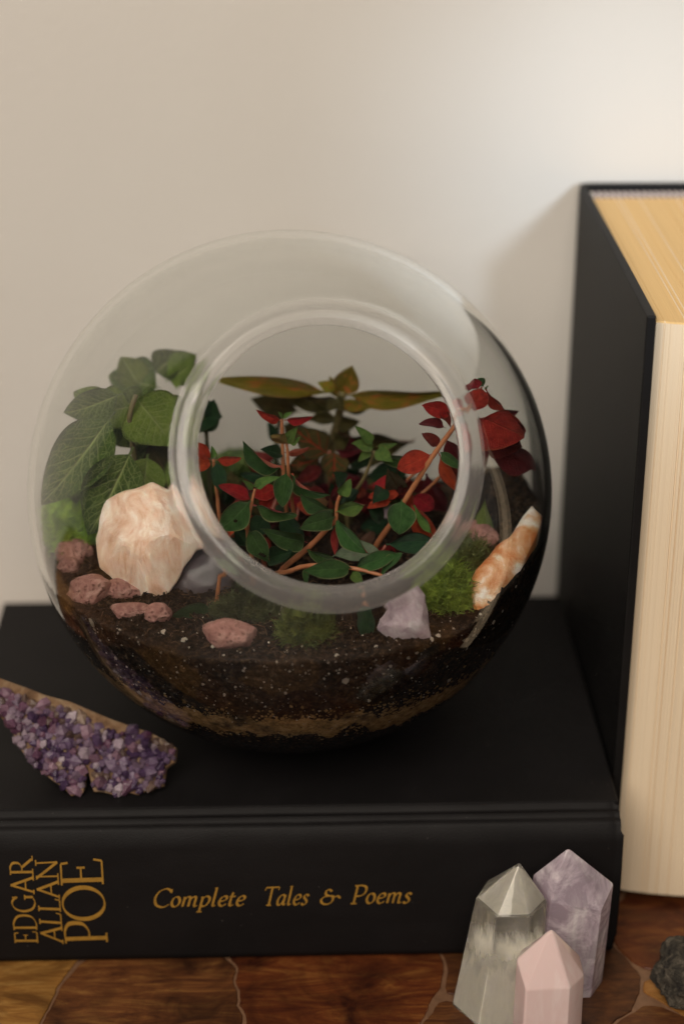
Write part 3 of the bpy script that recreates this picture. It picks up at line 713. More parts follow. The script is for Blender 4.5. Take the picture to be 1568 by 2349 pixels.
def chunk(name, outline, depth_c, thick, mat, seed, label, cat='stone', sub=4, amp=.1, fine=.02, taper=.45, lean=None):
    """a rough stone: its outline stands at its own place in the bowl, the body is rounded and broken in depth"""
    cu = sum(p[0] for p in outline)/len(outline); cv = sum(p[1] for p in outline)/len(outline)
    base = P((cu, cv), depth_c); n = -(base-CAM).normalized()
    if lean:                        # (depth of the top, depth of the bottom)
        ut = min(outline, key=lambda q: q[1]); ub = max(outline, key=lambda q: q[1])
        a_, b_ = P(ub, lean[1]), P(ut, lean[0]); n = RI.cross((b_-a_)-RI*(b_-a_).dot(RI)).normalized()
        if n.dot(CAM-base) < 0: n = -n
        d = ray(cu, cv); base = CAM+d*((a_-CAM).dot(n)/d.dot(n))
    pts = []
    for u, v in outline:
        d = ray(u, v); t = (base-CAM).dot(n)/d.dot(n); pts.append(CAM+d*t-base)
    ax = pts[0].normalized(); ay = n.cross(ax)
    pol = sorted([(math.atan2(p.dot(ay), p.dot(ax)), p.length) for p in pts])
    def rad(a):
        for i in range(len(pol)):
            a0, r0 = pol[i]; a1, r1 = pol[(i+1) % len(pol)]
            if i == len(pol)-1: a1 += 2*math.pi
            for aa in (a, a+2*math.pi):
                if a0 <= aa <= a1:
                    # straight edge between the two corners
                    x0, y0, x1, y1 = r0*math.cos(a0), r0*math.sin(a0), r1*math.cos(a1), r1*math.sin(a1)
                    c_, s_ = math.cos(aa), math.sin(aa); den = c_*(y1-y0)-s_*(x1-x0)
                    return (x0*(y1-y0)-y0*(x1-x0))/den if abs(den) > 1e-9 else r0
        return pol[0][1]
    rng = random.Random(seed); bm = bmesh.new(); bmesh.ops.create_icosphere(bm, subdivisions=sub, radius=1)
    planes = [(Vector((rng.uniform(-1.1, 1.1), rng.uniform(-1.1, 1.1), 1)).normalized(), rng.uniform(.52, .78)) for _ in range(11)]+[(Vector((rng.uniform(-.8, .8), rng.uniform(-.8, .8), -1)).normalized(), rng.uniform(.6, .8)) for _ in range(5)]
    for v in bm.verts:
        d = v.co.normalized(); p = d.copy()
        q = math.hypot(p.x, p.y)
        p *= 1+amp*noise.noise(d*2.2+Vector((seed, 0, 0)))*abs(d.z)
        for n_, h in planes:
            e = p.dot(n_)-h
            if e > 0: p -= n_*e*.95
        a = math.atan2(d.y, d.x); q2 = min(1, q**.8) if q > 0 else 0
        k = 1+fine*(noise.noise(d*7+Vector((seed, 3, 0)))+.6*noise.noise(d*17+Vector((0, 3, seed))))
        R0 = rad(a)*q2*k
        w_ = ax*(R0*math.cos(a))+ay*(R0*math.sin(a))+n*(p.z*thick/2*k)
        pos = base+w_-C
        if pos.length > RIN-.0006: pos *= (RIN-.0006)/pos.length
        v.co = pos+C-base
    m = bm_mesh(name, bm, True)
    try: m.set_sharp_from_angle(angle=math.radians(26))
    except Exception: pass
    o = obj(name, m, mat, None, base); tag(o, label, cat); return o
hull_chunk('quartz_chunk', [A1(*p) for p in ((690, 1500), (715, 1370), (755, 1240), (900, 1160), (1100, 1100), (1190, 1140), (1310, 1190), (1350, 1330), (1430, 1560), (1350, 1690), (1270, 1750), (1230, 1890), (1100, 1960), (930, 1870), (820, 1800), (720, 1720))],
      -.030, .026, M_ROSE, 4, 'large peach quartz chunk resting at the left inside the bowl', lean=(-.026, -.042), nfront=7, fine=.00055)
chunk('calcite_chunk', [A4(*p) for p in ((735, 1437), (800, 1500), (838, 1600), (842, 1650), (760, 1750), (640, 1860), (560, 1960), (480, 2060), (430, 2100), (372, 2055), (352, 1905), (380, 1850), (440, 1780), (510, 1690), (590, 1640), (640, 1570), (680, 1500))],
      -.030, .016, M_ORNG, 9, 'elongated orange and white mineral chunk leaning against the glass at the right', amp=.2, fine=.03, lean=(-.022, -.060))
hull_chunk('amethyst_chunk', [(860, 1440), (866, 1420), (893, 1386), (930, 1372), (960, 1350), (972, 1362), (968, 1400), (986, 1462), (975, 1470), (930, 1466), (895, 1470)], -.069, .012, M_AMCH, 12,
      'small pale lilac crystal chunk on the soil below the bowl opening', nfront=14, fine=.0006)
chunk('lilac_stone', [A3(*p) for p in ((330, 1660), (420, 1590), (560, 1560), (700, 1600), (720, 1760), (600, 1830), (420, 1820))], .020, .020, M_AMCH, 14, 'pale lilac stone half hidden behind the red leaves in the bowl opening', amp=.2)
chunk('grey_reflection', [A1(*p) for p in ((1180, 1820), (1290, 1640), (1470, 1560), (1640, 1640), (1760, 1830), (1690, 1960), (1450, 2010), (1260, 1960))], -.036, .016, M_GREY, 17, 'smooth grey purple body standing in for a glass reflection under the rim, right of the peach quartz', amp=.1, fine=.01)  # solid body added where the glass only shows a grey purple reflection
peb = [((170, 1266), 90, 82, 1, 'dusty red lava pebble at the far left behind the other pebbles'), ((160, 1298), 62, 50, 2, 'small dusty red lava pebble against the left glass wall'),
       ((210, 1352), 108, 74, 3, 'pitted pink lava pebble, largest at the left in front'), ((278, 1350), 92, 60, 4, 'dark red lava pebble tucked under the peach quartz'),
       ((302, 1398), 96, 34, 5, 'flat red lava pebble half sunk in soil below the peach quartz'), ((364, 1404), 62, 54, 6, 'small pink lava pebble below the lower tip of the peach quartz'),
       ((530, 1456), 134, 72, 7, 'oval pink lava pebble lying alone on the front soil'), ((1092, 1236), 110, 80, 8, 'blurred rosy lava pebble behind the orange chunk at the right')]
for uv, wpx, hpx, sd_, lab in peb:
    h = hpx*PX*.92; pos = soil_rest(uv, h)
    o = rock('lava_pebble', (wpx*PX, (wpx+hpx)/2*PX*.8, h), sd_+30, M_LAVA, pos, (0, (12 if sd_ == 7 else random.Random(sd_).uniform(-15, 15)), random.Random(sd_).uniform(-8, 8)), sub=4, amp=.3, cuts=7, cutd=.86, fine=.05, label=lab, smooth=True, group='lava pebbles')
    # keep it clear of the glass
    for v in o.data.vertices:
        q = o.rotation_euler.to_matrix() @ v.co + pos - C
        if q.length > RIN-.0006: v.co = o.rotation_euler.to_matrix().inverted() @ (q*((RIN-.0006)/q.length)+C-pos)

# ------------------------------------------------------------------ leaves
def leaf_mesh(name, prof, bend, fold, cup, wave, seed, mats, sway=0, nu=14, nv=8, thick=.018, pet=.10):
    """unit leaf along +X, blade across Y, upper side +Z; two skins with a thin edge"""
    V = []; UV = []
    def surf(u, s):
        t = max(0, (u-pet)/(1-pet)); wd = prof(t) if u >= pet else 0
        wd = max(wd, .035 if u <= pet+.02 else .004)
        y = s*wd*.5
        ang = bend*u; x = math.sin(ang)/bend if abs(bend) > 1e-3 else u; z = -(1-math.cos(ang))/bend if abs(bend) > 1e-3 else 0
        z += fold*abs(y)+cup*y*y*2+wave*math.sin(u*9+s*2+seed)*abs(s)*.05+.02*noise.noise(Vector((u*4, s*2, seed)))*abs(s)
        return Vector((x, y+sway*math.sin(math.pi*u)*u, z))
    for side in (1, -1):
        for i in range(nu+1):
            for j in range(nv+1):
                u = i/nu; s = -1+2*j/nv; p = surf(u, s); th = thick*.5*(1-.85*abs(s)**3)
                V.append((p.x, p.y, p.z+side*th)); UV.append((u, j/nv))
    F = []; MI = []; o2 = (nu+1)*(nv+1)
    for i in range(nu):
        for j in range(nv):
            a = i*(nv+1)+j; F.append((a, a+nv+1, a+nv+2, a+1)); MI.append(0)
            F.append((o2+a, o2+a+1, o2+a+nv+2, o2+a+nv+1)); MI.append(1)
    def edge_q(a, b): F.append((a, b, o2+b, o2+a)); MI.append(0)
    for i in range(nu):
        edge_q(i*(nv+1), (i+1)*(nv+1)); edge_q((i+1)*(nv+1)+nv, i*(nv+1)+nv)
    for j in range(nv):
        edge_q(j+1, j); edge_q(nu*(nv+1)+j, nu*(nv+1)+j+1)
    ang_ = bend; xt = math.sin(ang_)/bend; zt_ = -(1-math.cos(ang_))/bend; ln_ = math.hypot(xt, zt_); ca, sa_ = xt/ln_, zt_/ln_
    V = [((x*ca+z*sa_)/ln_, y, (-x*sa_+z*ca)/ln_) for x, y, z in V]      # base at the origin, tip on the axis
    m = mesh(name, V, F, True); ul = m.uv_layers.new(name='UVMap')
    for lp in m.loops: ul.data[lp.index].uv = UV[lp.vertex_index]
    for x in mats: m.materials.append(x)
    m.polygons.foreach_set('material_index', MI); return m
pr_oval = lambda t: (max(0, math.sin(math.pi*t**.92))**.72) if 0 <= t <= 1 else 0
pr_round = lambda t: (max(0, 1-(2*t-1)**2)**.5) if 0 <= t <= 1 else 0
pr_lance = lambda t: (max(0, math.sin(math.pi*t**.85))**1.1) if 0 <= t <= 1 else 0
pr_ovate = lambda t: (max(0, math.sin(math.pi*t**.75))**.85) if 0 <= t <= 1 else 0
LM = {
 'green': (m_leaf('leaf_green', (.020, .050, .014), (.046, .100, .030), (.15, .24, .10), (.28, .29, .13), 7, .055, .55, rough=.42), m_leaf('leaf_red_under', (.20, .022, .018), (.34, .06, .045), (.42, .13, .08), (.34, .09, .05), 6, .06, .25)),
 'lime': (m_leaf('leaf_lime', (.055, .12, .03), (.11, .19, .045), (.17, .25, .09), (.22, .20, .07), 5, .06, .4), m_leaf('leaf_lime_under', (.13, .12, .03), (.24, .12, .05), (.3, .2, .08), (.3, .16, .06), 5, .06, .25)),
 'red': (m_leaf('leaf_red', (.15, .010, .010), (.34, .030, .022), (.42, .11, .06), (.34, .08, .04), 6, .06, .4), m_leaf('leaf_red2', (.26, .035, .02), (.42, .10, .05), (.45, .16, .08), (.34, .08, .04), 6, .06, .3)),
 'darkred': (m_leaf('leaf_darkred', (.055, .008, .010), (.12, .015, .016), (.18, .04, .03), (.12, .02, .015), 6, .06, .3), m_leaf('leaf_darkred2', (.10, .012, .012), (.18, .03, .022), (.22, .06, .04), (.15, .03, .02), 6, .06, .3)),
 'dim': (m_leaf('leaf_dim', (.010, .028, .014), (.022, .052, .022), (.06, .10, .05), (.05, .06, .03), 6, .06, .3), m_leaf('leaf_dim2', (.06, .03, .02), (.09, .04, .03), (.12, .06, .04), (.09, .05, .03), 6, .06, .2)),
 'silver': (m_leaf('leaf_silver', (.10, .14, .085), (.20, .24, .16), (.26, .29, .2), (.16, .18, .10), 6, .06, .4, patch=(6, .55, (.30, .32, .24))), m_leaf('leaf_silver2', (.10, .10, .06), (.14, .14, .09), (.2, .2, .12), (.1, .1, .06), 6, .06, .2)),
 'olive': (m_leaf('leaf_olive', (.11, .105, .012), (.20, .160, .020), (.30, .15, .04), (.30, .12, .03), 7, .05, .35, patch=(5, .56, (.46, .14, .04))), m_leaf('leaf_olive2', (.13, .12, .02), (.22, .16, .03), (.28, .17, .04), (.16, .14, .02), 7, .05, .35, patch=(5, .60, (.40, .13, .04)))),
 'brown': (m_leaf('leaf_brown', (.030, .026, .010), (.062, .050, .018), (.12, .05, .03), (.04, .045, .015), 7, .06, .4), m_leaf('leaf_brown2', (.06, .03, .015), (.10, .045, .02), (.14, .05, .03), (.06, .04, .02), 7, .06, .4)),
 'vein': (m_leaf('leaf_fittonia', (.036, .066, .014), (.075, .118, .022), (.40, .46, .18), (.10, .14, .04), 9, .11, .95, net=True, slope=2.6), m_leaf('leaf_fittonia2', (.05, .09, .03), (.08, .12, .04), (.15, .2, .08), (.06, .09, .03), 7, .06, .3)),
 'palevein': (m_leaf('leaf_fittonia_pale', (.085, .135, .022), (.15, .21, .036), (.40, .46, .18), (.12, .15, .04), 9, .10, .85, net=True, slope=2.6), m_leaf('leaf_fittonia_pale2', (.07, .10, .03), (.10, .13, .04), (.15, .2, .08), (.06, .09, .03), 7, .06, .3)),
 'redvein': (m_leaf('leaf_redvein', (.035, .036, .012), (.075, .055, .018), (.50, .055, .035), (.05, .05, .02), 4, .11, .9, slope=1.6), m_leaf('leaf_redvein2', (.08, .05, .02), (.10, .06, .03), (.3, .05, .04), (.05, .05, .02), 4, .1, .5)),
}
_shape = {'green': pr_oval, 'lime': pr_ovate, 'red': pr_oval, 'darkred': pr_oval, 'dim': pr_oval, 'silver': pr_oval, 'olive': pr_lance, 'brown': pr_lance, 'vein': pr_ovate, 'palevein': pr_ovate, 'redvein': pr_ovate}
LEAVES = {}
for kd, mats in LM.items():
    LEAVES[kd] = []
    for vi, (bend, fold, cup, wave, sw) in enumerate(((.55, .22, .10, 1.0, .06), (1.0, .35, .0, 1.4, -.08), (.25, .12, .35, 1.2, .03), (-.35, .30, .15, 1.6, .10), (1.35, .15, .30, 1.0, -.05), (.7, .5, .0, 1.2, .0))):
        big = kd in ('olive', 'vein', 'palevein', 'redvein', 'brown')
        LEAVES[kd].append(leaf_mesh('leaf', _shape[kd], bend*(.8 if kd in ('vein', 'palevein') else 1), fold, cup, wave, vi*3.3, mats, sw, 22 if big else 14, 12 if big else 8))
rl = random.Random(21)
def leaf(par, b, t, wpx, roll, kind, dyb, dyt=None, var=None):
    """b, t: picture points of the leaf's base and tip; roll 0 = the blade's upper side faces us, 60 = nearly edge-on, 180 = underside to us"""
    pb = P(b, dyb); pt = P(t, dyb if dyt is None else dyt); ax = pt-pb; L = ax.length; ax.normalize()
    vd = (CAM-pb).normalized(); n0 = (vd-ax*vd.dot(ax)).normalized()
    q = Quaternion(ax, math.radians(roll+rl.uniform(-14, 14))); n = q @ n0; y = n.cross(ax)
    W = min(wpx*.2804*(pb-CAM).dot(FW)/FPX/max(.35, abs(math.cos(math.radians(roll)))), L*.95)
    me = LEAVES[kind][(rl.randrange(6) if var is None else var) if rl.random() < .45 or var is None or kind in ('olive', 'vein') else rl.randrange(6)]
    o = obj('leaf', me, None, par)
    L *= 1.10*rl.uniform(.95, 1.08); W *= 1.08*rl.uniform(.88, 1.14); hgt = .5*(L+W)
    o.matrix_local = Matrix(((ax.x*L, y.x*W, n.x*hgt, pb.x-par.location.x), (ax.y*L, y.y*W, n.y*hgt, pb.y-par.location.y), (ax.z*L, y.z*W, n.z*hgt, pb.z-par.location.z), (0, 0, 0, 1)))
    return o
ST_ORANGE = m_stem('stem_orange', (.24, .085, .035), (.36, .15, .065)); ST_RED = m_stem('stem_red', (.16, .040, .025), (.25, .08, .045)); ST_GREEN = m_stem('stem_olive', (.09, .075, .03), (.15, .12, .05)); ST_DARK = m_stem('stem_dark', (.03, .03, .015), (.05, .045, .02))
def plant(name, stems, mat, label, group=None, root=None, cat='plant'):
    """stems: list of (points [(uv, dy)...], r_base, r_tip); the first stem is carried down into the soil"""
    paths = []
    for k, (pts, r0, r1) in enumerate(stems):
        pp = [P(uv, dy) for uv, dy in pts]
        if k == 0 and root is not False:
            p0 = pp[0]; zz_ = C.z+zs(p0.x-C.x, p0.y-C.y)-.003
            if p0.z > zz_: pp.insert(0, Vector((p0.x+.001, p0.y+.002, zz_)))
        paths.append((smooth_path(pp, 6), r0, r1))
    base = paths[0][0][0]; par = thing(name, base, label, cat, group)
    for pp, r0, r1 in paths:
        n_ = len(pp); V, F = tube([p-base for p in pp], [(r0+(r1-r0)*i/(n_-1))*.74+.00006*math.sin(i*2.1) for i in range(n_)], 8); obj('stem', mesh('stem', V, F, True), mat, par)
    return par

G = 'green and red leaved shoots'
# A: upright middle shoot
p = plant('leafy_shoot', [([(A2(965, 1760), -.020), (A2(930, 1500), -.026), (A2(905, 1290), -.034), (A2(898, 1130), -.036), (A2(885, 1040), -.036)], .0011, .0006)], ST_ORANGE, 'upright green shoot left of centre in the opening, leaf hanging down its front', G)
for a in ((A2(858, 1250), A2(560, 1070), 130, -48, 'green', -.035, -.042, 0), (A2(930, 1300), A2(1215, 1470), 105, 52, 'green', -.034, -.040, 1), (A2(882, 1280), A2(855, 1530), 155, 0, 'green', -.037, -.043, 2),
          (A2(880, 1045), A2(965, 930), 90, 10, 'lime', -.036, -.038, 0), (A2(905, 1055), A2(780, 1010), 75, 130, 'lime', -.037, -.043, 2), (A2(905, 1060), A2(990, 1010), 45, 30, 'lime', -.037, -.038, 0)): leaf(p, *a)
# B: left front shoot
p = plant('leafy_shoot', [([(A2(605, 1980), -.040), (A2(570, 1780), -.044), (A2(600, 1570), -.046), (A2(630, 1430), -.046)], .0011, .0006)], ST_ORANGE, 'left front green shoot with a broad leaf touching the left of the opening', G)
for a in ((A2(595, 1525), A2(355, 1745), 190, 0, 'green', -.047, -.051, 0), (A2(615, 1560), A2(940, 1640), 95, 50, 'green', -.046, -.050, 1), (A2(585, 1765), A2(745, 2005), 175, 5, 'green', -.046, -.052, 2),
          (A2(640, 1425), A2(805, 1340), 70, -30, 'lime', -.046, -.048, 0), (A2(620, 1435), A2(545, 1365), 50, 10, 'lime', -.046, -.047, 1), (A2(635, 1420), A2(645, 1355), 35, 20, 'lime', -.046, -.046, 0)): leaf(p, *a)
for uv_ in (A2(690, 1965), A2(705, 1975), A2(675, 1960), A2(470, 1690)):
    o = obj('soil_crumb', lump_mesh('soil_crumb', uv_[0], 1, .6, 2), M_SOIL, p, P(uv_, -.0535)-p.location); o.scale = (.0008, .0006, .0005)
# C: thick slanting stem
p = plant('leafy_shoot', [([(A2(840, 2110), -.040), (A2(1060, 1915), -.042), (A2(1230, 1745), -.045), (A2(1290, 1680), -.047), (A3(70, 1560), -.048), (A3(95, 1480), -.049)], .0016, .0007)], ST_ORANGE, 'green shoot on a thick slanting orange stem in the middle front of the opening', G)
for a in ((A2(1285, 1655), A2(1020, 1735), 140, 0, 'green', -.048, -.053, 0), (A2(1268, 1610), A2(1020, 1480), 110, -45, 'green', -.047, -.050, 0), (A3(60, 1610), A3(285, 1560), 125, 15, 'lime', -.048, -.053, 2),
          (A3(85, 1490), A3(175, 1365), 95, 20, 'lime', -.049, -.050, 0), (A3(70, 1675), A3(305, 1930), 105, 42, 'green', -.047, -.054, 1), (A3(72, 1690), A3(58, 1950), 70, 170, 'red', -.044, -.046, 0),
          (A2(1065, 1920), A2(1345, 2020), 120, 25, 'green', -.043, -.050, 1), (A2(1045, 1860), A2(745, 1780), 165, -5, 'green', -.043, -.050, 0), (A3(95, 1500), A3(80, 1420), 40, 40, 'lime', -.049, -.049, 1)): leaf(p, *a)
# D: low shoot along the front
p = plant('leafy_shoot', [([(A2(800, 2130), -.040), (A2(900, 2105), -.048), (A2(1080, 2055), -.055), (A3(190, 2075), -.060), (A3(440, 2135), -.062)], .0014, .0008)], ST_ORANGE, 'low green shoot lying along the bottom of the opening', G)
for a in ((A2(1425, 2075), A2(1055, 2105), 170, 0, 'green', -.061, -.063, 0), (A3(200, 2090), A3(540, 1965), 140, -8, 'green', -.060, -.061, 2), (A3(430, 2140), A3(595, 1970), 75, -55, 'green', -.062, -.062, 1),
          (A3(190, 2100), A3(270, 2200), 70, 20, 'lime', -.060, -.063, 0), (A2(1080, 2060), A2(1050, 2190), 60, 30, 'green', -.055, -.058, 1)): leaf(p, *a)
# E: red tipped shoot behind A
p = plant('leafy_shoot', [([(A2(880, 1500), -.010), (A2(862, 1240), -.012), (A2(850, 860), -.012)], .0011, .0008)], ST_ORANGE, 'thin upright shoot with small red tip leaves behind the middle shoot', G)
for a in ((A2(840, 865), A2(670, 795), 60, -40, 'red', -.012, -.014, 0), (A2(870, 865), A2(1070, 845), 55, 45, 'red', -.012, -.014, 0), (A2(850, 855), A2(820, 800), 30, 30, 'lime', -.012, -.012, 0), (A2(860, 855), A2(925, 805), 30, -30, 'lime', -.012, -.012, 0),
          (A2(868, 1150), A2(690, 1110), 80, 30, 'dim', -.012, -.014, 0), (A2(868, 1130), A2(1060, 1090), 60, 150, 'darkred', -.012, -.016, 0)): leaf(p, *a)
# F: slanting red plant on the right
p = plant('leafy_shoot', [([(A3(385, 1910), -.020), (A3(520, 1700), -.024), (A3(640, 1500), -.028), (A3(740, 1340), -.030), (A3(860, 1150), -.032), (A3(1035, 910), -.034), (A3(1180, 720), -.034)], .0015, .0010), ([(A3(760, 1470), -.012), (A3(860, 1380), -.012), (A3(1000, 1230), -.014)], .0009, .0006), ([(A3(480, 1440), -.010), (A3(620, 1370), -.010), (A3(760, 1250), -.012)], .0009, .0006)], ST_ORANGE,
          'tall slanting shoot with red leaves at the right of the opening', G)
for a in ((A3(850, 1140), A3(590, 1250), 190, 15, 'red', -.030, -.028, 0), (A3(1020, 800), A3(785, 750), 110, -20, 'red', -.026, -.024, 2), (A3(960, 930), A3(755, 895), 80, 30, 'darkred', -.026, -.022, 0), (A3(900, 1090), A3(785, 985), 85, 20, 'darkred', -.024, -.022, 0),
          (A3(905, 1120), A3(1075, 1245), 95, 10, 'green', -.034, -.040, 0), (A3(900, 1130), A3(1075, 1430), 110, 30, 'red', -.028, -.026, 0), (A3(620, 1370), A3(395, 1400), 125, 20, 'red', -.020, -.018, 0), (A3(600, 1470), A3(350, 1490), 85, 40, 'red', -.022, -.022, 0),
          (A3(520, 1530), A3(335, 1575), 85, 25, 'red', -.026, -.026, 2), (A3(690, 1470), A3(840, 1580), 160, 10, 'red', -.020, -.020, 0), (A3(680, 1560), A3(880, 1850), 150, 15, 'red', -.026, -.030, 1), (A3(600, 1510), A3(575, 1755), 230, 0, 'green', -.034, -.040, 2),
          (A3(960, 1010), A3(1080, 1180), 110, 35, 'darkred', -.022, -.020, 1), (A3(980, 1080), A3(1060, 1380), 130, 20, 'darkred', -.014, -.014, 0), (A3(1000, 920), A3(930, 800), 70, 30, 'darkred', -.030, -.026, 0), (A3(800, 1300), A3(960, 1600), 160, 25, 'darkred', -.008, -.006, 1), (A3(700, 1560), A3(830, 1770), 60, 40, 'lime', -.030, -.034, 0)): leaf(p, *a)
# top of F seen through the side of the glass
for a in ((A4(400, 720), A4(375, 660), 90, 0, 'red', -.034), (A4(430, 700), A4(400, 830), 210, 10, 'red', -.034), (A4(470, 690), A4(540, 660), 60, 20, 'lime', -.034), (A4(480, 700), A4(690, 790), 70, 30, 'red', -.034), (A4(460, 690), A4(470, 620), 70, 20, 'green', -.034),
          (A4(420, 880), A4(690, 990), 320, 10, 'red', -.030), (A4(430, 960), A4(660, 1060), 260, 20, 'darkred', -.024), (A4(450, 1020), A4(700, 1180), 200, 20, 'darkred', -.020), (A4(470, 900), A4(640, 850), 90, 20, 'darkred', -.010)): leaf(p, *a)
# G: green topped shoot at centre right
p = plant('leafy_shoot', [([(A3(150, 1560), -.004), (A3(220, 1450), -.006), (A3(300, 1320), -.010), (A3(375, 1120), -.012)], .0011, .0007)], ST_GREEN, 'small bright green topped shoot right of the pink veined leaf', G)
for a in ((A3(370, 1070), A3(245, 935), 90, 10, 'lime', -.012, -.013, 0), (A3(390, 1110), A3(510, 1190), 120, 0, 'lime', -.013, -.017, 0), (A3(370, 1090), A3(205, 1060), 90, 25, 'lime', -.012, -.013, 2), (A3(390, 1080), A3(540, 1060), 60, 30, 'lime', -.012, -.012, 0), (A3(380, 1140), A3(690, 1180), 80, 45, 'green', -.012, -.012, 1),
          (A3(360, 1120), A3(260, 1190), 70, 20, 'lime', -.012, -.013, 0), (A3(300, 1330), A3(620, 1270), 210, 10, 'dim', .0, .004, 0)): leaf(p, *a)
# H: left small shoot
p = plant('leafy_shoot', [([(A2(345, 1720), -.014), (A2(320, 1450), -.016), (A2(290, 1190), -.018)], .0011, .0007)], ST_ORANGE, 'small shoot with red tip leaves at the left of the opening', G)
for a in ((A2(270, 1180), A2(110, 1060), 95, 0, 'red', -.018, -.018, 0), (A2(270, 1190), A2(120, 1270), 95, 10, 'red', -.018, -.020, 0), (A2(310, 1190), A2(490, 1180), 65, 35, 'red', -.018, -.018, 0), (A2(310, 1200), A2(360, 1435), 125, 5, 'dim', -.018, -.022, 0), (A2(285, 1185), A2(280, 1090), 45, 30, 'lime', -.018, -.018, 0)): leaf(p, *a)
# I: low dim leaves and red leaves filling the middle
p = plant('leafy_shoot', [([(A2(690, 1830), -.028), (A2(760, 1640), -.026), (A2(820, 1470), -.022)], .0014, .0009), ([(A2(950, 1780), -.018), (A2(990, 1560), -.014)], .0010, .0007)], ST_RED, 'shadowed shoot with red leaves behind the left front shoot', G)
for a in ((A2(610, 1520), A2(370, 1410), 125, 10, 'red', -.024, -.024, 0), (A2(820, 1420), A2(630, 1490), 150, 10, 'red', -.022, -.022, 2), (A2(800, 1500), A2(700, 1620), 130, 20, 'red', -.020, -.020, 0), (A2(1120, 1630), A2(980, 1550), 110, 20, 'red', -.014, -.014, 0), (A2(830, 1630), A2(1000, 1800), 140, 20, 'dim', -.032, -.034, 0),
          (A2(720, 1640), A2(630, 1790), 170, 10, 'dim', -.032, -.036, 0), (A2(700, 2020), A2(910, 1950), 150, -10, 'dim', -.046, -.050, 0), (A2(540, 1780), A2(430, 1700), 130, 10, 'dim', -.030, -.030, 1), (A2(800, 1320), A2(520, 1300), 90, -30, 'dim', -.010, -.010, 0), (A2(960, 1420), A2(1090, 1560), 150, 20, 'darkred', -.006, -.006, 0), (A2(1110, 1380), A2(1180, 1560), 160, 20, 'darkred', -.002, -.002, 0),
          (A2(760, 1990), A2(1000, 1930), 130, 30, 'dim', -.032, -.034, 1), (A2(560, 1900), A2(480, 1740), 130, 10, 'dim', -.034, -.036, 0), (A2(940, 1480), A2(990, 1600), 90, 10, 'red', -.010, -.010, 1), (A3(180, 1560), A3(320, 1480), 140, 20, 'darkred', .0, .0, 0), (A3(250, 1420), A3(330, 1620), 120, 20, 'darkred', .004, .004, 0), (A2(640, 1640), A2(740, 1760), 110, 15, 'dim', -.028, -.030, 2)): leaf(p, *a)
rf = random.Random(8)
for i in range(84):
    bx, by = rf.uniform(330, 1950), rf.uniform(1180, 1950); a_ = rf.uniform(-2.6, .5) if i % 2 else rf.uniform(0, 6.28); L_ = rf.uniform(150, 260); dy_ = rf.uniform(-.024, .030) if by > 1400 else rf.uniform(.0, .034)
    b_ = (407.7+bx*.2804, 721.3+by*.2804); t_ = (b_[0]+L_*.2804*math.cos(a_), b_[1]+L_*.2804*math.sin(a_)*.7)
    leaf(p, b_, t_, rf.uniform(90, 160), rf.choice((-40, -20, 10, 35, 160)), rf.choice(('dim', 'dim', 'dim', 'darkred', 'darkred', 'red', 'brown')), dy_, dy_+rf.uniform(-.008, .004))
# J: low pale and dark leaves at the right bottom of the opening
p = plant('leafy_shoot', [([(A3(420, 1990), -.040), (A3(440, 1940), -.042), (A3(470, 1890), -.042)], .0010, .0007)], ST_RED, 'low broad leaves near the soil at the bottom right of the opening', G)
for a in ((A3(430, 1950), A3(60, 1980), 150, 20, 'silver', -.042, -.044, 0), (A3(470, 1880), A3(830, 1860), 160, 25, 'dim', -.042, -.044, 0), (A3(430, 1990), A3(250, 2140), 110, 30, 'dim', -.046, -.050, 1)): leaf(p, *a)
# K: tall plant at the back with long yellow olive leaves
p = tall = plant('tall_plant', [([(A2(1240, 1180), .036), (A2(1275, 1000), .034), (A2(1330, 760), .030), (A2(1345, 640), .028)], .0024, .0019)], ST_GREEN, 'tall plant at the back of the bowl with long yellow olive leaves spread sideways')
for a in ((A2(1320, 650), A2(355, 535), 165, -12, 'olive', .028, .030, 0), (A3(60, 655), A3(1010, 640), 140, 12, 'olive', .028, .030, 0), (A3(110, 680), A3(190, 450), 190, 0, 'olive', .028, .030, 2), (A2(1290, 770), A2(845, 615), 120, -25, 'brown', .030, .036, 0), (A3(90, 800), A3(375, 670), 100, 30, 'brown', .030, .034, 0),
          (A3(40, 960), A3(600, 1020), 190, 50, 'brown', .032, .034, 1), (A2(1300, 620), A2(1160, 560), 90, 0, 'olive', .026, .026, 0), (A2(1290, 880), A2(1400, 1010), 110, 10, 'brown', .034, .034, 0)): leaf(p, *a)
p = plant('dark_plant', [([(A2(800, 1180), .040), (A2(810, 1000), .042), (A2(840, 800), .044)], .0015, .0010)], ST_DARK, 'dark olive leaf with red midrib behind the thin red tipped shoot')
for a in ((A2(1020, 800), A2(615, 690), 190, 0, 'brown', .044, .046, 0), (A2(830, 900), A2(1080, 950), 150, 20, 'brown', .044, .046, 0), (A2(800, 1050), A2(750, 900), 90, 10, 'dim', .042, .042, 0)): leaf(p, *a)
for a in ((A2(1330, 700), A2(1080, 690), 90, -20, 'brown', .028, .026, 0), (A3(70, 720), A3(330, 760), 90, 20, 'olive', .028, .024, 0), (A3(80, 700), A3(20, 520), 90, 15, 'olive', .029, .032, 0), (A3(60, 850), A3(-160, 870), 120, 10, 'brown', .032, .028, 0), (A3(40, 900), A3(240, 880), 110, 10, 'brown', .032, .030, 0),
          (A3(60, 690), A3(130, 780), 90, 10, 'brown', .026, .020, 0), (A3(70, 690), A3(-20, 790), 100, 10, 'brown', .026, .020, 0), (A3(30, 1000), A3(-150, 1060), 130, 10, 'redvein', .034, .030, 0), (A3(30, 1020), A3(200, 1090), 130, 10, 'brown', .034, .030, 0)): leaf(tall, *a)
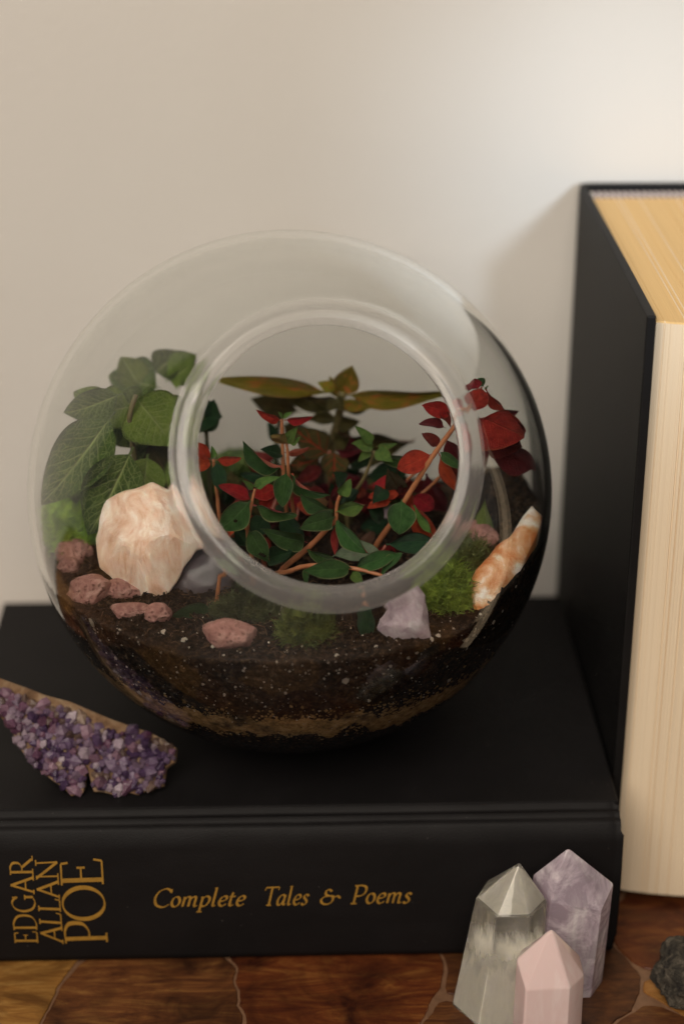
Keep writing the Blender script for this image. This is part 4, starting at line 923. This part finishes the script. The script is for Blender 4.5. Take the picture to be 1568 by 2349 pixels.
# L: red veined nerve plant
p = plant('nerve_plant', [([(A3(20, 1420), .008), (A3(20, 1250), .008), (A3(10, 1120), .008)], .0013, .0009)], ST_RED, 'dark nerve plant with glowing pink red veins in the middle of the opening')
for a in ((A2(1240, 1150), A2(980, 950), 240, 0, 'redvein', .010, .010, 0), (A3(50, 1110), A3(40, 1330), 230, 0, 'redvein', .006, .002, 2), (A3(60, 1110), A3(260, 1090), 70, 30, 'darkred', .006, .004, 0), (A3(10, 1290), A3(220, 1330), 90, 30, 'darkred', .004, .002, 0), (A2(1180, 1180), A2(930, 1240), 150, 20, 'redvein', .012, .010, 1), (A2(1180, 1240), A2(1000, 1360), 120, 10, 'darkred', .004, .002, 0)): leaf(p, *a)
# M: green nerve plant seen through the left of the glass
p = plant('nerve_plant', [([(A1(980, 1180), -.004), (A1(960, 900), -.006), (A1(930, 650), -.008), (A1(980, 480), -.006)], .0016, .0011)], ST_GREEN, 'green nerve plant with pale veined leaves inside the left of the bowl')
KP = .3204/.2804
for b, t, wd, ro, kd, d0, d1, vr in (((830, 600), (385, 1165), 320, 5, 'vein', -.010, -.020, 0), ((960, 850), (680, 1400), 340, 0, 'vein', -.016, -.022, 2), ((880, 470), (480, 600), 190, -15, 'vein', -.004, -.004, 0), ((960, 480), (1225, 800), 340, 0, 'palevein', -.002, -.006, 0),
        ((1150, 430), (795, 340), 240, 0, 'vein', .034, .036, 2), ((1180, 380), (1440, 250), 220, 0, 'palevein', .034, .038, 0), ((960, 560), (700, 640), 220, 20, 'palevein', .0, .0, 1), ((1000, 640), (800, 800), 200, 10, 'palevein', .002, .0, 0), ((1040, 800), (1290, 1130), 260, 20, 'brown', .004, .004, 0), ((1150, 500), (1440, 720), 260, 20, 'vein', .012, .012, 0),
        ((1240, 620), (1560, 640), 200, 0, 'dim', .014, .012, 0), ((620, 1000), (430, 1300), 200, 20, 'vein', .0, -.004, 1), ((1000, 420), (880, 230), 230, 0, 'palevein', .034, .036, 0), ((1100, 330), (1260, 190), 220, 10, 'vein', .036, .038, 2), ((1050, 560), (830, 520), 240, 0, 'vein', .006, .006, 0),
        ((900, 700), (620, 760), 240, 10, 'vein', .002, .0, 1), ((1080, 700), (1120, 1010), 300, 10, 'vein', .006, .004, 0), ((1180, 560), (1330, 860), 280, 10, 'dim', .010, .008, 2), ((760, 560), (560, 470), 200, 0, 'palevein', .002, .002, 0), ((820, 900), (560, 1150), 260, 10, 'dim', .008, .006, 0), ((1060, 900), (1000, 1200), 280, 0, 'palevein', -.006, -.010, 0), ((930, 1150), (900, 1480), 260, 10, 'dim', -.002, -.004, 0)):
    leaf(p, A1(*b), A1(*t), wd*KP*(1.5 if b[1] < 440 else 1.28), ro, kd, d0, d1, vr)
p = plant('leafy_shoot', [([((478, 1075), .012), ((474, 1000), .012), ((470, 940), .012)], .0012, .0009)], ST_DARK, 'dark shoot at the left edge of the opening with one blurred leaf', G)
leaf(p, (468, 1000), (490, 925), 150, 0, 'dim', .012, .012, 0); leaf(p, (466, 985), (430, 960), 110, 0, 'dim', .012, .012, 0)
# N: leaves under the rim in front
p = plant('leafy_shoot', [([((842, 1402), -.064), ((838, 1390), -.064), ((834, 1378), -.063)], .0009, .0007)], ST_ORANGE, 'single dark leaf hanging below the bottom of the rim', G)
leaf(p, (836, 1385), (838, 1462), 150, 5, 'dim', -.066, -.070, 0)
p = plant('leafy_shoot', [([((492, 1420), -.050), ((500, 1360), -.051), ((508, 1300), -.052)], .0011, .0008)], ST_ORANGE, 'small grey green leaf under the rim right of the peach quartz', G)
leaf(p, (482, 1285), (545, 1312), 110, 0, 'silver', -.054, -.056, 2); leaf(p, (500, 1400), (405, 1420), 170, 15, 'dim', -.054, -.058, 0); leaf(p, (505, 1395), (580, 1440), 150, 20, 'dim', -.054, -.058, 0)
p = plant('leafy_shoot', [([((1110, 1290), -.010), ((1110, 1240), -.010), ((1112, 1170), -.010)], .0009, .0007)], ST_GREEN, 'olive striped leaf behind the right of the rim', G)
leaf(p, (1104, 1130), (1118, 1240), 120, 10, 'palevein', -.012, -.016, 0)

# ------------------------------------------------------------------ moss
def moss(center, rx, ry, rz, n, seed, cols, label):
    rng = random.Random(seed); t = MT('moss'); r = t.noise(t.coord('Object'), 260, 3)
    t.base(t.ramp(r, [(.35, cols[0]), (.65, cols[1])])); t.set(Roughness=.7); t.b.inputs['Subsurface Weight'].default_value = .1; t.b.inputs['Subsurface Radius'].default_value = (.001, .001, .0005)
    V = []; F = []
    zb = C.z+zs(center.x-C.x, center.y-C.y)
    for i in range(n):
        a = rng.uniform(0, 6.283); k = math.sqrt(rng.random()); d = Vector((math.cos(a)*k*rx, math.sin(a)*k*ry, 0)); top = rz*math.sqrt(max(0, 1-k*k))*rng.uniform(.3, 1)
        p = Vector((center.x+d.x, center.y+d.y, max(zb-.001, center.z-rz)+top*rng.uniform(.3, 1.6)))
        pts = [p]; dr = Vector((rng.gauss(0, .6)+d.x/rx*.6, rng.gauss(0, .6)+d.y/ry*.6, rng.uniform(.1, 1))).normalized(); L = rng.uniform(.0018, .0058)
        for s in range(3):
            dr = (dr+Vector((rng.gauss(0, .35), rng.gauss(0, .35), rng.gauss(0, .35)))).normalized(); pts.append(pts[-1]+dr*L/3)
        if any((q-C).length > RIN-.0006 for q in pts): continue
        sd = dr.cross(Vector((rng.gauss(0, 1), rng.gauss(0, 1), rng.gauss(0, 1)))).normalized(); b = len(V)
        for j, q in enumerate(pts):
            w_ = .00026*(1-j/3.4); V.append(q-center+sd*w_); V.append(q-center-sd*w_)
        for j in range(3): F.append((b+2*j, b+2*j+1, b+2*j+3, b+2*j+2))
    # a dense core under the strands
    nb_ = len(V)
    bm = bmesh.new(); bmesh.ops.create_icosphere(bm, subdivisions=3, radius=1); bm.verts.ensure_lookup_table()
    for v in bm.verts:
        q = Vector((v.co.x*rx*.55, v.co.y*ry*.55, v.co.z*rz*.5))*(1+.25*noise.noise(v.co*3+Vector((seed, 0, 0))))
        w_ = q+center-C
        if w_.length > RIN-.001: w_ *= (RIN-.001)/w_.length
        V.append(w_+C-center)
    for f in bm.faces: F.append(tuple(nb_+v.index for v in f.verts))
    bm.free()
    o = obj('moss_clump', mesh('moss_clump', V, F), t.m, None, center); tag(o, label, 'moss'); return o
moss(P((148, 1170), -.004), .012, .013, .011, 5200, 1, ((.10, .22, .012), (.26, .42, .03)), 'bright green moss clump against the left glass wall')
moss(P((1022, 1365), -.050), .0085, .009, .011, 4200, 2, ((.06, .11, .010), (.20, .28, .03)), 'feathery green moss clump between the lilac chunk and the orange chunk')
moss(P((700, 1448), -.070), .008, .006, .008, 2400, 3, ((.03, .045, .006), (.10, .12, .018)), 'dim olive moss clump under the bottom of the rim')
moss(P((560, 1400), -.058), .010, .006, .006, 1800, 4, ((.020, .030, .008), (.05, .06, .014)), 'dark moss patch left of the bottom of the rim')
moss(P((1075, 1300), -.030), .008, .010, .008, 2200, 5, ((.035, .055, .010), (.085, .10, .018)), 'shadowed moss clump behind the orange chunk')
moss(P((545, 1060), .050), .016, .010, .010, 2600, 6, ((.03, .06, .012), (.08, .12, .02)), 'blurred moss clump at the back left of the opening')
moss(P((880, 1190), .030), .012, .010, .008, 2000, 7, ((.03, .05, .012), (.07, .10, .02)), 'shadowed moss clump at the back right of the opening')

# ------------------------------------------------------------------ amethyst cluster on the lying book
out5 = [(-190, 120), (-60, 140), (0, 175), (180, 225), (330, 280), (500, 325), (640, 385), (800, 450), (1000, 525), (1090, 550), (1180, 590), (1275, 655), (1250, 760), (1185, 800), (1180, 920), (1090, 965), (990, 990), (900, 975), (830, 1002), (740, 965), (680, 970), (650, 880), (632, 790), (618, 880), (600, 985), (520, 1012), (440, 940), (380, 900), (300, 845), (220, 780), (140, 660), (80, 550), (0, 440), (-90, 330), (-190, 260)]
pb0 = at_z(170, 1826, T+.0012); pn = Vector((0.05, -.80, .60)).normalized()
def onplane(uv):
    d = ray(*uv); return CAM+d*((pb0-CAM).dot(pn)/d.dot(pn))
pp5 = [onplane(A5(*q)) for q in out5]
cen = sum(pp5, Vector())/len(pp5)
am = thing('amethyst_cluster', Vector((cen.x, cen.y, T+.0002)), 'rough purple amethyst cluster lying on the front left of the lying book', 'amethyst')
M_MATRIX = m_rock('matrix_rock', [(.3, (.11, .055, .025)), (.5, (.23, .13, .065)), (.68, (.36, .25, .15)), (.8, (.52, .42, .32))], 170, 8, .8, .9, .002)
# body: front polygon inset behind the crystals, extruded back and down to the book
bd = Vector((0, .62, -.42)).normalized()
V = []; F = []; n = len(pp5); LAY = 5
for k in range(LAY):
    for i, q in enumerate(pp5):
        s_ = (.985, 1.0, .97, .88, .70)[k]; d_ = (.0004, .002, .007, .012, .015)[k]
        p_ = cen+(q-cen)*s_+bd*d_+pn*(.0001)
        p_ += Vector((noise.noise(p_*150), noise.noise(p_*150+Vector((5, 0, 0))), noise.noise(p_*150+Vector((0, 7, 0)))))*.0011
        if p_.z < T+.0004: p_.z = T+.0004
        V.append(p_-am.location)
for k in range(LAY-1):
    for i in range(n): F.append((k*n+i, k*n+(i+1) % n, (k+1)*n+(i+1) % n, (k+1)*n+i))
F.append(tuple(range(n-1, -1, -1))); F.append(tuple((LAY-1)*n+i for i in range(n)))
bm = bmesh.new(); mm = mesh('t', V, F); bm.from_mesh(mm); bmesh.ops.triangulate(bm, faces=[f for f in bm.faces if len(f.verts) > 4]); bmesh.ops.recalc_face_normals(bm, faces=bm.faces[:])
obj('matrix', bm_mesh('matrix', bm), M_MATRIX, am)
def inside(pt, poly):
    r = False; x, y = pt
    for i in range(len(poly)):
        x1, y1 = poly[i]; x2, y2 = poly[i-1]
        if (y1 > y) != (y2 > y) and x < (x2-x1)*(y-y1)/(y2-y1)+x1: r = not r
    return r
def crystal_mesh(name, sides, taper, tip, seed):
    rng = random.Random(seed); V = []; ph = rng.uniform(0, 1)
    for z, r in ((-.6, 1.0), (tip, taper)):
        for k in range(sides):
            a = 2*math.pi*(k+ph)/sides; V.append((r*math.cos(a)*rng.uniform(.85, 1.15), r*math.sin(a)*rng.uniform(.85, 1.15), z+(rng.uniform(-.15, .15) if z > 0 else 0)))
    V.append((rng.uniform(-.15, .15), rng.uniform(-.15, .15), 1.0)); s = sides
    F = [(k, (k+1) % s, s+(k+1) % s, s+k) for k in range(s)]+[(s+k, s+(k+1) % s, 2*s) for k in range(s)]+[tuple(range(s-1, -1, -1))]
    bm = bmesh.new(); bm.from_mesh(mesh('t', V, F)); bmesh.ops.bevel(bm, geom=bm.edges[:], offset=.03, segments=1, affect='EDGES'); return bm_mesh(name, bm)
def m_am(name, a, b, c_):
    t = MT(name); r = t.rand(); n1 = t.noise(t.coord('Object'), 1.8, 4)
    hs = t.n('ShaderNodeHueSaturation'); t.l(t.ramp(r, [(.0, a), (.5, b), (1, c_)]), hs.inputs['Color']); t.l(t.math('MULTIPLY_ADD', n1, .8, .58), hs.inputs['Value'])
    t.base(hs.outputs[0]); t.set(Roughness=.10); t.b.inputs['Subsurface Weight'].default_value = .2; t.b.inputs['Subsurface Radius'].default_value = (.003, .002, .004)
    t.b.inputs['Transmission Weight'].default_value = .18; t.b.inputs['IOR'].default_value = 1.5
    t.bump(t.noise(t.coord('Object'), 5, 4), .25, .15); return t.m
AMM = [m_am('amethyst_violet', (.035, .016, .050), (.085, .048, .105), (.19, .13, .20)), m_am('amethyst_pale', (.12, .08, .12), (.22, .15, .21), (.42, .34, .38)), m_am('amethyst_rose', (.09, .035, .07), (.16, .075, .12), (.28, .17, .22)), m_am('smoky', (.09, .055, .05), (.17, .11, .085), (.36, .27, .20))]
CMS = []
for mi in range(4):
    for s_ in range(4):
        cm = crystal_mesh('crystal', 6 if s_ % 2 else 5, .90, .05+.30*s_/3, s_*7+mi); cm.materials.append(AMM[mi]); CMS.append(cm)
ra = random.Random(4); placed = []; tries = 0
def edge_dist(pt):
    dm = 1e9
    for i in range(len(out5)):
        a = Vector(out5[i]); b = Vector(out5[i-1]); p_ = Vector(pt); ab = b-a; t_ = max(0, min(1, (p_-a).dot(ab)/ab.dot(ab))); dm = min(dm, (a+ab*t_-p_).length)
    return dm
top5 = out5[:12]
def top_dist(pt):
    dm = 1e9
    for i in range(len(top5)-1):
        a = Vector(top5[i]); b = Vector(top5[i+1]); p_ = Vector(pt); ab = b-a; t_ = max(0, min(1, (p_-a).dot(ab)/ab.dot(ab))); dm = min(dm, (a+ab*t_-p_).length)
    return dm
while len(placed) < 285 and tries < 9000:
    tries += 1; x, y = ra.uniform(-190, 1275), ra.uniform(120, 1010)
    if not inside((x, y), out5): continue
    if top_dist((x, y)) < (70 if x < 900 else 25): continue
    r = ra.choice((34, 40, 46, 54, 62))*(.9 if tries < 2500 else .62)
    if edge_dist((x, y)) < r*.55: continue
    if any(math.hypot(x-q[0], y-q[1]) < (r+q[2])*.44 for q in placed): continue
    placed.append((x, y, r))
for x, y, r in placed:
    p_ = onplane(A5(x, y)); s_ = r*.32/7000
    k = 1 if x < 180+y*.1 else (0 if ra.random() < .45 else ra.choice((0, 1, 2, 1, 2))) 
    if x < 420 and y < 700 and ra.random() < .4: k = 2
    if ra.random() < .06 or top_dist((x, y)) < 110 and ra.random() < .35: k = 3
    o = obj('crystal', CMS[k*4+ra.randrange(4)], None, am, p_-am.location+pn*(.0003+.0010*noise.noise(Vector((x*.006, y*.006, 1)))))
    d = (pn+Vector((ra.gauss(0, .38), ra.gauss(0, .38), ra.gauss(0, .38)))).normalized()
    o.rotation_euler = d.to_track_quat('Z', 'Y').to_euler(); o.scale = (s_, s_, s_*ra.uniform(1.1, 1.9))

# ------------------------------------------------------------------ polished crystal towers
def tower(name, apex, shoulder, base, mat, label, bev=.0004, extra=None):
    """shoulder: six ring points; base: matching six ring points on the table"""
    o0 = Vector((sum(b.x for b in base)/6, sum(b.y for b in base)/6, 0)); V = [b-o0 for b in base]+[s-o0 for s in shoulder]+[apex-o0]
    F = [(k, (k+1) % 6, 6+(k+1) % 6, 6+k) for k in range(6)]+[(6+k, 6+(k+1) % 6, 12) for k in range(6)]+[(5, 4, 3, 2, 1, 0)]
    bm = bmesh.new(); bm.from_mesh(mesh('t', V, F)); bmesh.ops.recalc_face_normals(bm, faces=bm.faces[:])
    bmesh.ops.bevel(bm, geom=bm.edges[:], offset=bev, segments=2, affect='EDGES', profile=.5)
    m = bm_mesh(name, bm, True)
    try: m.set_sharp_from_angle(angle=math.radians(14))
    except Exception: pass
    o = obj(name, m, mat, None, o0); tag(o, label, 'crystal', 'polished crystal points'); return o
def ring_from(uv_front, y_front, y_mid, y_back, base_scale, lean=(0, 0)):
    """six shoulder corners from the pictured ones: left, front left, front right, right, then the two back ones mirrored in depth"""
    l, fl, fr, r, bl, br = uv_front
    S = [at_y(*l, y_mid), at_y(*fl, y_front), at_y(*fr, y_front), at_y(*r, y_mid), at_y(*br, y_back), at_y(*bl, y_back)]
    cx = sum(s.x for s in S)/6; cyy = sum(s.y for s in S)/6
    B = [Vector((cx+lean[0]+(s.x-cx)*base_scale, cyy+lean[1]+(s.y-cyy)*base_scale, 0.0002)) for s in S]
    return S, B
def m_tower(name, c0, c1, cloud, scale, trans, sss, rough=.08, thr=.45, vol=None):
    t = MT(name); c = t.coord('Object'); n1 = t.noise(c, scale, 8, .65, 1.0); n2 = t.noise(t.coord('Object', (60, 60, 14)), 2, 7, .7, .8)
    f = t.ramp(n1, [(thr, (0, 0, 0)), (thr+.22, (1, 1, 1))]); col = t.mix(f, c0, c1); col = t.mix(t.ramp(n2, [(.5, (0, 0, 0)), (.78, (1, 1, 1))]), col, cloud)
    t.base(col); t.set(Roughness=rough); t.b.inputs['IOR'].default_value = 1.54; t.b.inputs['Coat Weight'].default_value = .4; t.b.inputs['Coat Roughness'].default_value = .04
    t.b.inputs['Subsurface Weight'].default_value = sss; t.b.inputs['Subsurface Radius'].default_value = (.006, .0045, .005)
    if isinstance(trans, tuple):
        t.l(t.math('MULTIPLY_ADD', f, trans[1]-trans[0], trans[0]), t.b.inputs['Transmission Weight'])
    else: t.b.inputs['Transmission Weight'].default_value = trans
    t.bump(n2, .04, .001); return t.m
# clear quartz: clear above, milky towards its foot, faint veils
def m_quartz():
    t = MT('clear_quartz'); g = t.n('ShaderNodeBsdfGlass'); g.inputs['IOR'].default_value = 1.54; g.inputs['Color'].default_value = (.97, .96, .93, 1); g.inputs['Roughness'].default_value = .03
    c = t.coord('Object'); n1 = t.noise(t.coord('Object', (90, 90, 22)), 2.6, 8, .72, 1.2)
    t.base((.78, .74, .66)); t.set(Roughness=.25); t.b.inputs['Subsurface Weight'].default_value = .4; t.b.inputs['Subsurface Radius'].default_value = (.006, .006, .005)
    f = t.ramp(n1, [(.42, (.07, .07, .07)), (.85, (.24, .24, .24))])
    mx = t.n('ShaderNodeMixShader'); t.l(f, mx.inputs[0]); t.l(g.outputs[0], mx.inputs[1]); t.l(t.b.outputs[0], mx.inputs[2]); t.l(mx.outputs[0], t.out.inputs['Surface']); return t.m
def m_veil(fade):
    t = MT('milk_and_tip_light'); c = t.coord('Object', (150, 150, 30)); n1 = t.noise(c, 1.4, 6, .65, .6); sp = t.n('ShaderNodeSeparateXYZ'); t.l(t.coord('Object'), sp.inputs[0])
    t.base((.90, .87, .79)); t.set(Roughness=.7); t.b.inputs['Subsurface Weight'].default_value = .5; t.b.inputs['Subsurface Radius'].default_value = (.006, .006, .005)
    h = t.math('ADD', t.math('DIVIDE', sp.outputs[2], fade[0]), t.math('MULTIPLY_ADD', n1, .5, -.25))
    tr = t.n('ShaderNodeBsdfTransparent'); mx = t.n('ShaderNodeMixShader'); t.l(t.ramp(h, fade[1]), mx.inputs[0]); t.l(tr.outputs[0], mx.inputs[1]); t.l(t.b.outputs[0], mx.inputs[2]); t.l(mx.outputs[0], t.out.inputs['Surface']); return t.m
S, B = ring_from((A6(240, 415), A6(375, 535), A6(590, 530), A6(695, 425), A6(310, 300), A6(560, 290)), -.2165, -.2075, -.1965, 1.28, (-.0035, -.001))
qa = at_y(*A6(520, 180), -.2065)
qt = tower('crystal_point', qa, S, B, m_quartz(), 'clear quartz point, leftmost of the three polished crystal points')
# wispy cloudy foot inside it; tip veil added for light caught in the facets
zh = sum(q.z for q in S)/6; V = []; F = []; NL, NV = 16, 48
def ring_pt(k, t_):                 # point of the prism wall at height fraction t_ (0 table, 1 shoulder)
    a_ = k*6/NV; i_ = int(a_) % 6; f_ = a_-int(a_); lo = B[i_].lerp(B[(i_+1) % 6], f_); hi = S[i_].lerp(S[(i_+1) % 6], f_); return lo.lerp(hi, t_)
cb = sum(B, Vector())/6; ct = sum(S, Vector())/6
for l in range(NL+1):
    for k in range(NV):
        t_ = .015+.80*l/NL; ax_ = cb.lerp(ct, t_); sc_ = .95
        V.append(ax_+(ring_pt(k, t_)-ax_)*sc_-qt.location)
for l in range(NL):
    for k in range(NV): F.append((l*NV+k, l*NV+(k+1) % NV, (l+1)*NV+(k+1) % NV, (l+1)*NV+k))
obj('cloud_and_tip_light', mesh('cloud_and_tip_light', V, F), m_veil((zh, [(.45, (.95, .95, .95)), (.62, (.10, .10, .10)), (.7, (0, 0, 0))])), qt)
V = [ct+(q-ct)*.90+Vector((0, 0, .0004))-qt.location for q in S]+[ct+(qa-ct)*.88-qt.location, ct+Vector((0, 0, -.001))-qt.location]
obj('cloud_and_tip_light', mesh('cloud_and_tip_light', V, [(k, (k+1) % 6, 6) for k in range(6)]+[((k+1) % 6, k, 7) for k in range(6)]), m_veil((zh, [(0, (.7, .7, .7)), (1, (.75, .75, .75))])), qt)
S, B = ring_from((A6(606, 262), A6(720, 440), A6(1040, 490), A6(1118, 318), A6(690, 215), A6(985, 210)), -.206, -.198, -.1885, 1.06, (-.0022, 0))
M_AMT = m_tower('amethyst_tower', (.58, .47, .55), (.74, .66, .69), (.92, .89, .88), 70, (.60, .18), .4)
tower('crystal_point', at_y(*A6(830, 90), -.1985), S, B, M_AMT, 'tall pale purple amethyst point, rearmost of the three polished crystal points')
S, B = ring_from((A6(500, 765), A6(515, 955), A6(850, 970), A6(930, 900), A6(560, 690), A6(880, 740)), -.236, -.228, -.219, 1.02, (0, 0))
S[1] = at_y(*A6(560, 1000), -.235); S[2] = at_y(*A6(840, 985), -.235); S[0] = at_y(*A6(500, 800), -.2275); S[3] = at_y(*A6(932, 900), -.2275); S[4] = at_y(*A6(900, 770), -.220); S[5] = at_y(*A6(530, 740), -.220)
cx = sum(s.x for s in S)/6; cyy = sum(s.y for s in S)/6; B = [Vector((cx+(s.x-cx)*1.03, cyy+(s.y-cyy)*1.03, .0002)) for s in S]
M_RQ = m_tower('rose_quartz', (.80, .62, .60), (.85, .69, .67), (.89, .78, .76), 40, .15, .6, .18)
tower('crystal_point', at_y(*A6(725, 600), -.2275), S, B, M_RQ, 'small pink rose quartz point in front of the other two crystal points', .0006)

# ------------------------------------------------------------------ dark rough stone at the right edge
M_DARK = m_rock('dark_rough', [(.35, (.018, .015, .012)), (.5, (.065, .055, .04)), (.62, (.16, .135, .10)), (.75, (.30, .26, .20))], 260, 8, .7, 1.0, .003, nscale=700)
q = at_z(1568, 2222, .010)
rock('rough_stone', (.030, .024, .020), 77, M_DARK, Vector((q.x+.004, q.y, .0098)), (0, -10, 20), sub=5, amp=.35, cuts=6, cutd=.85, fine=.09, label='dark grey rough stone cut off by the right edge of the picture', cat='stone', smooth=True)
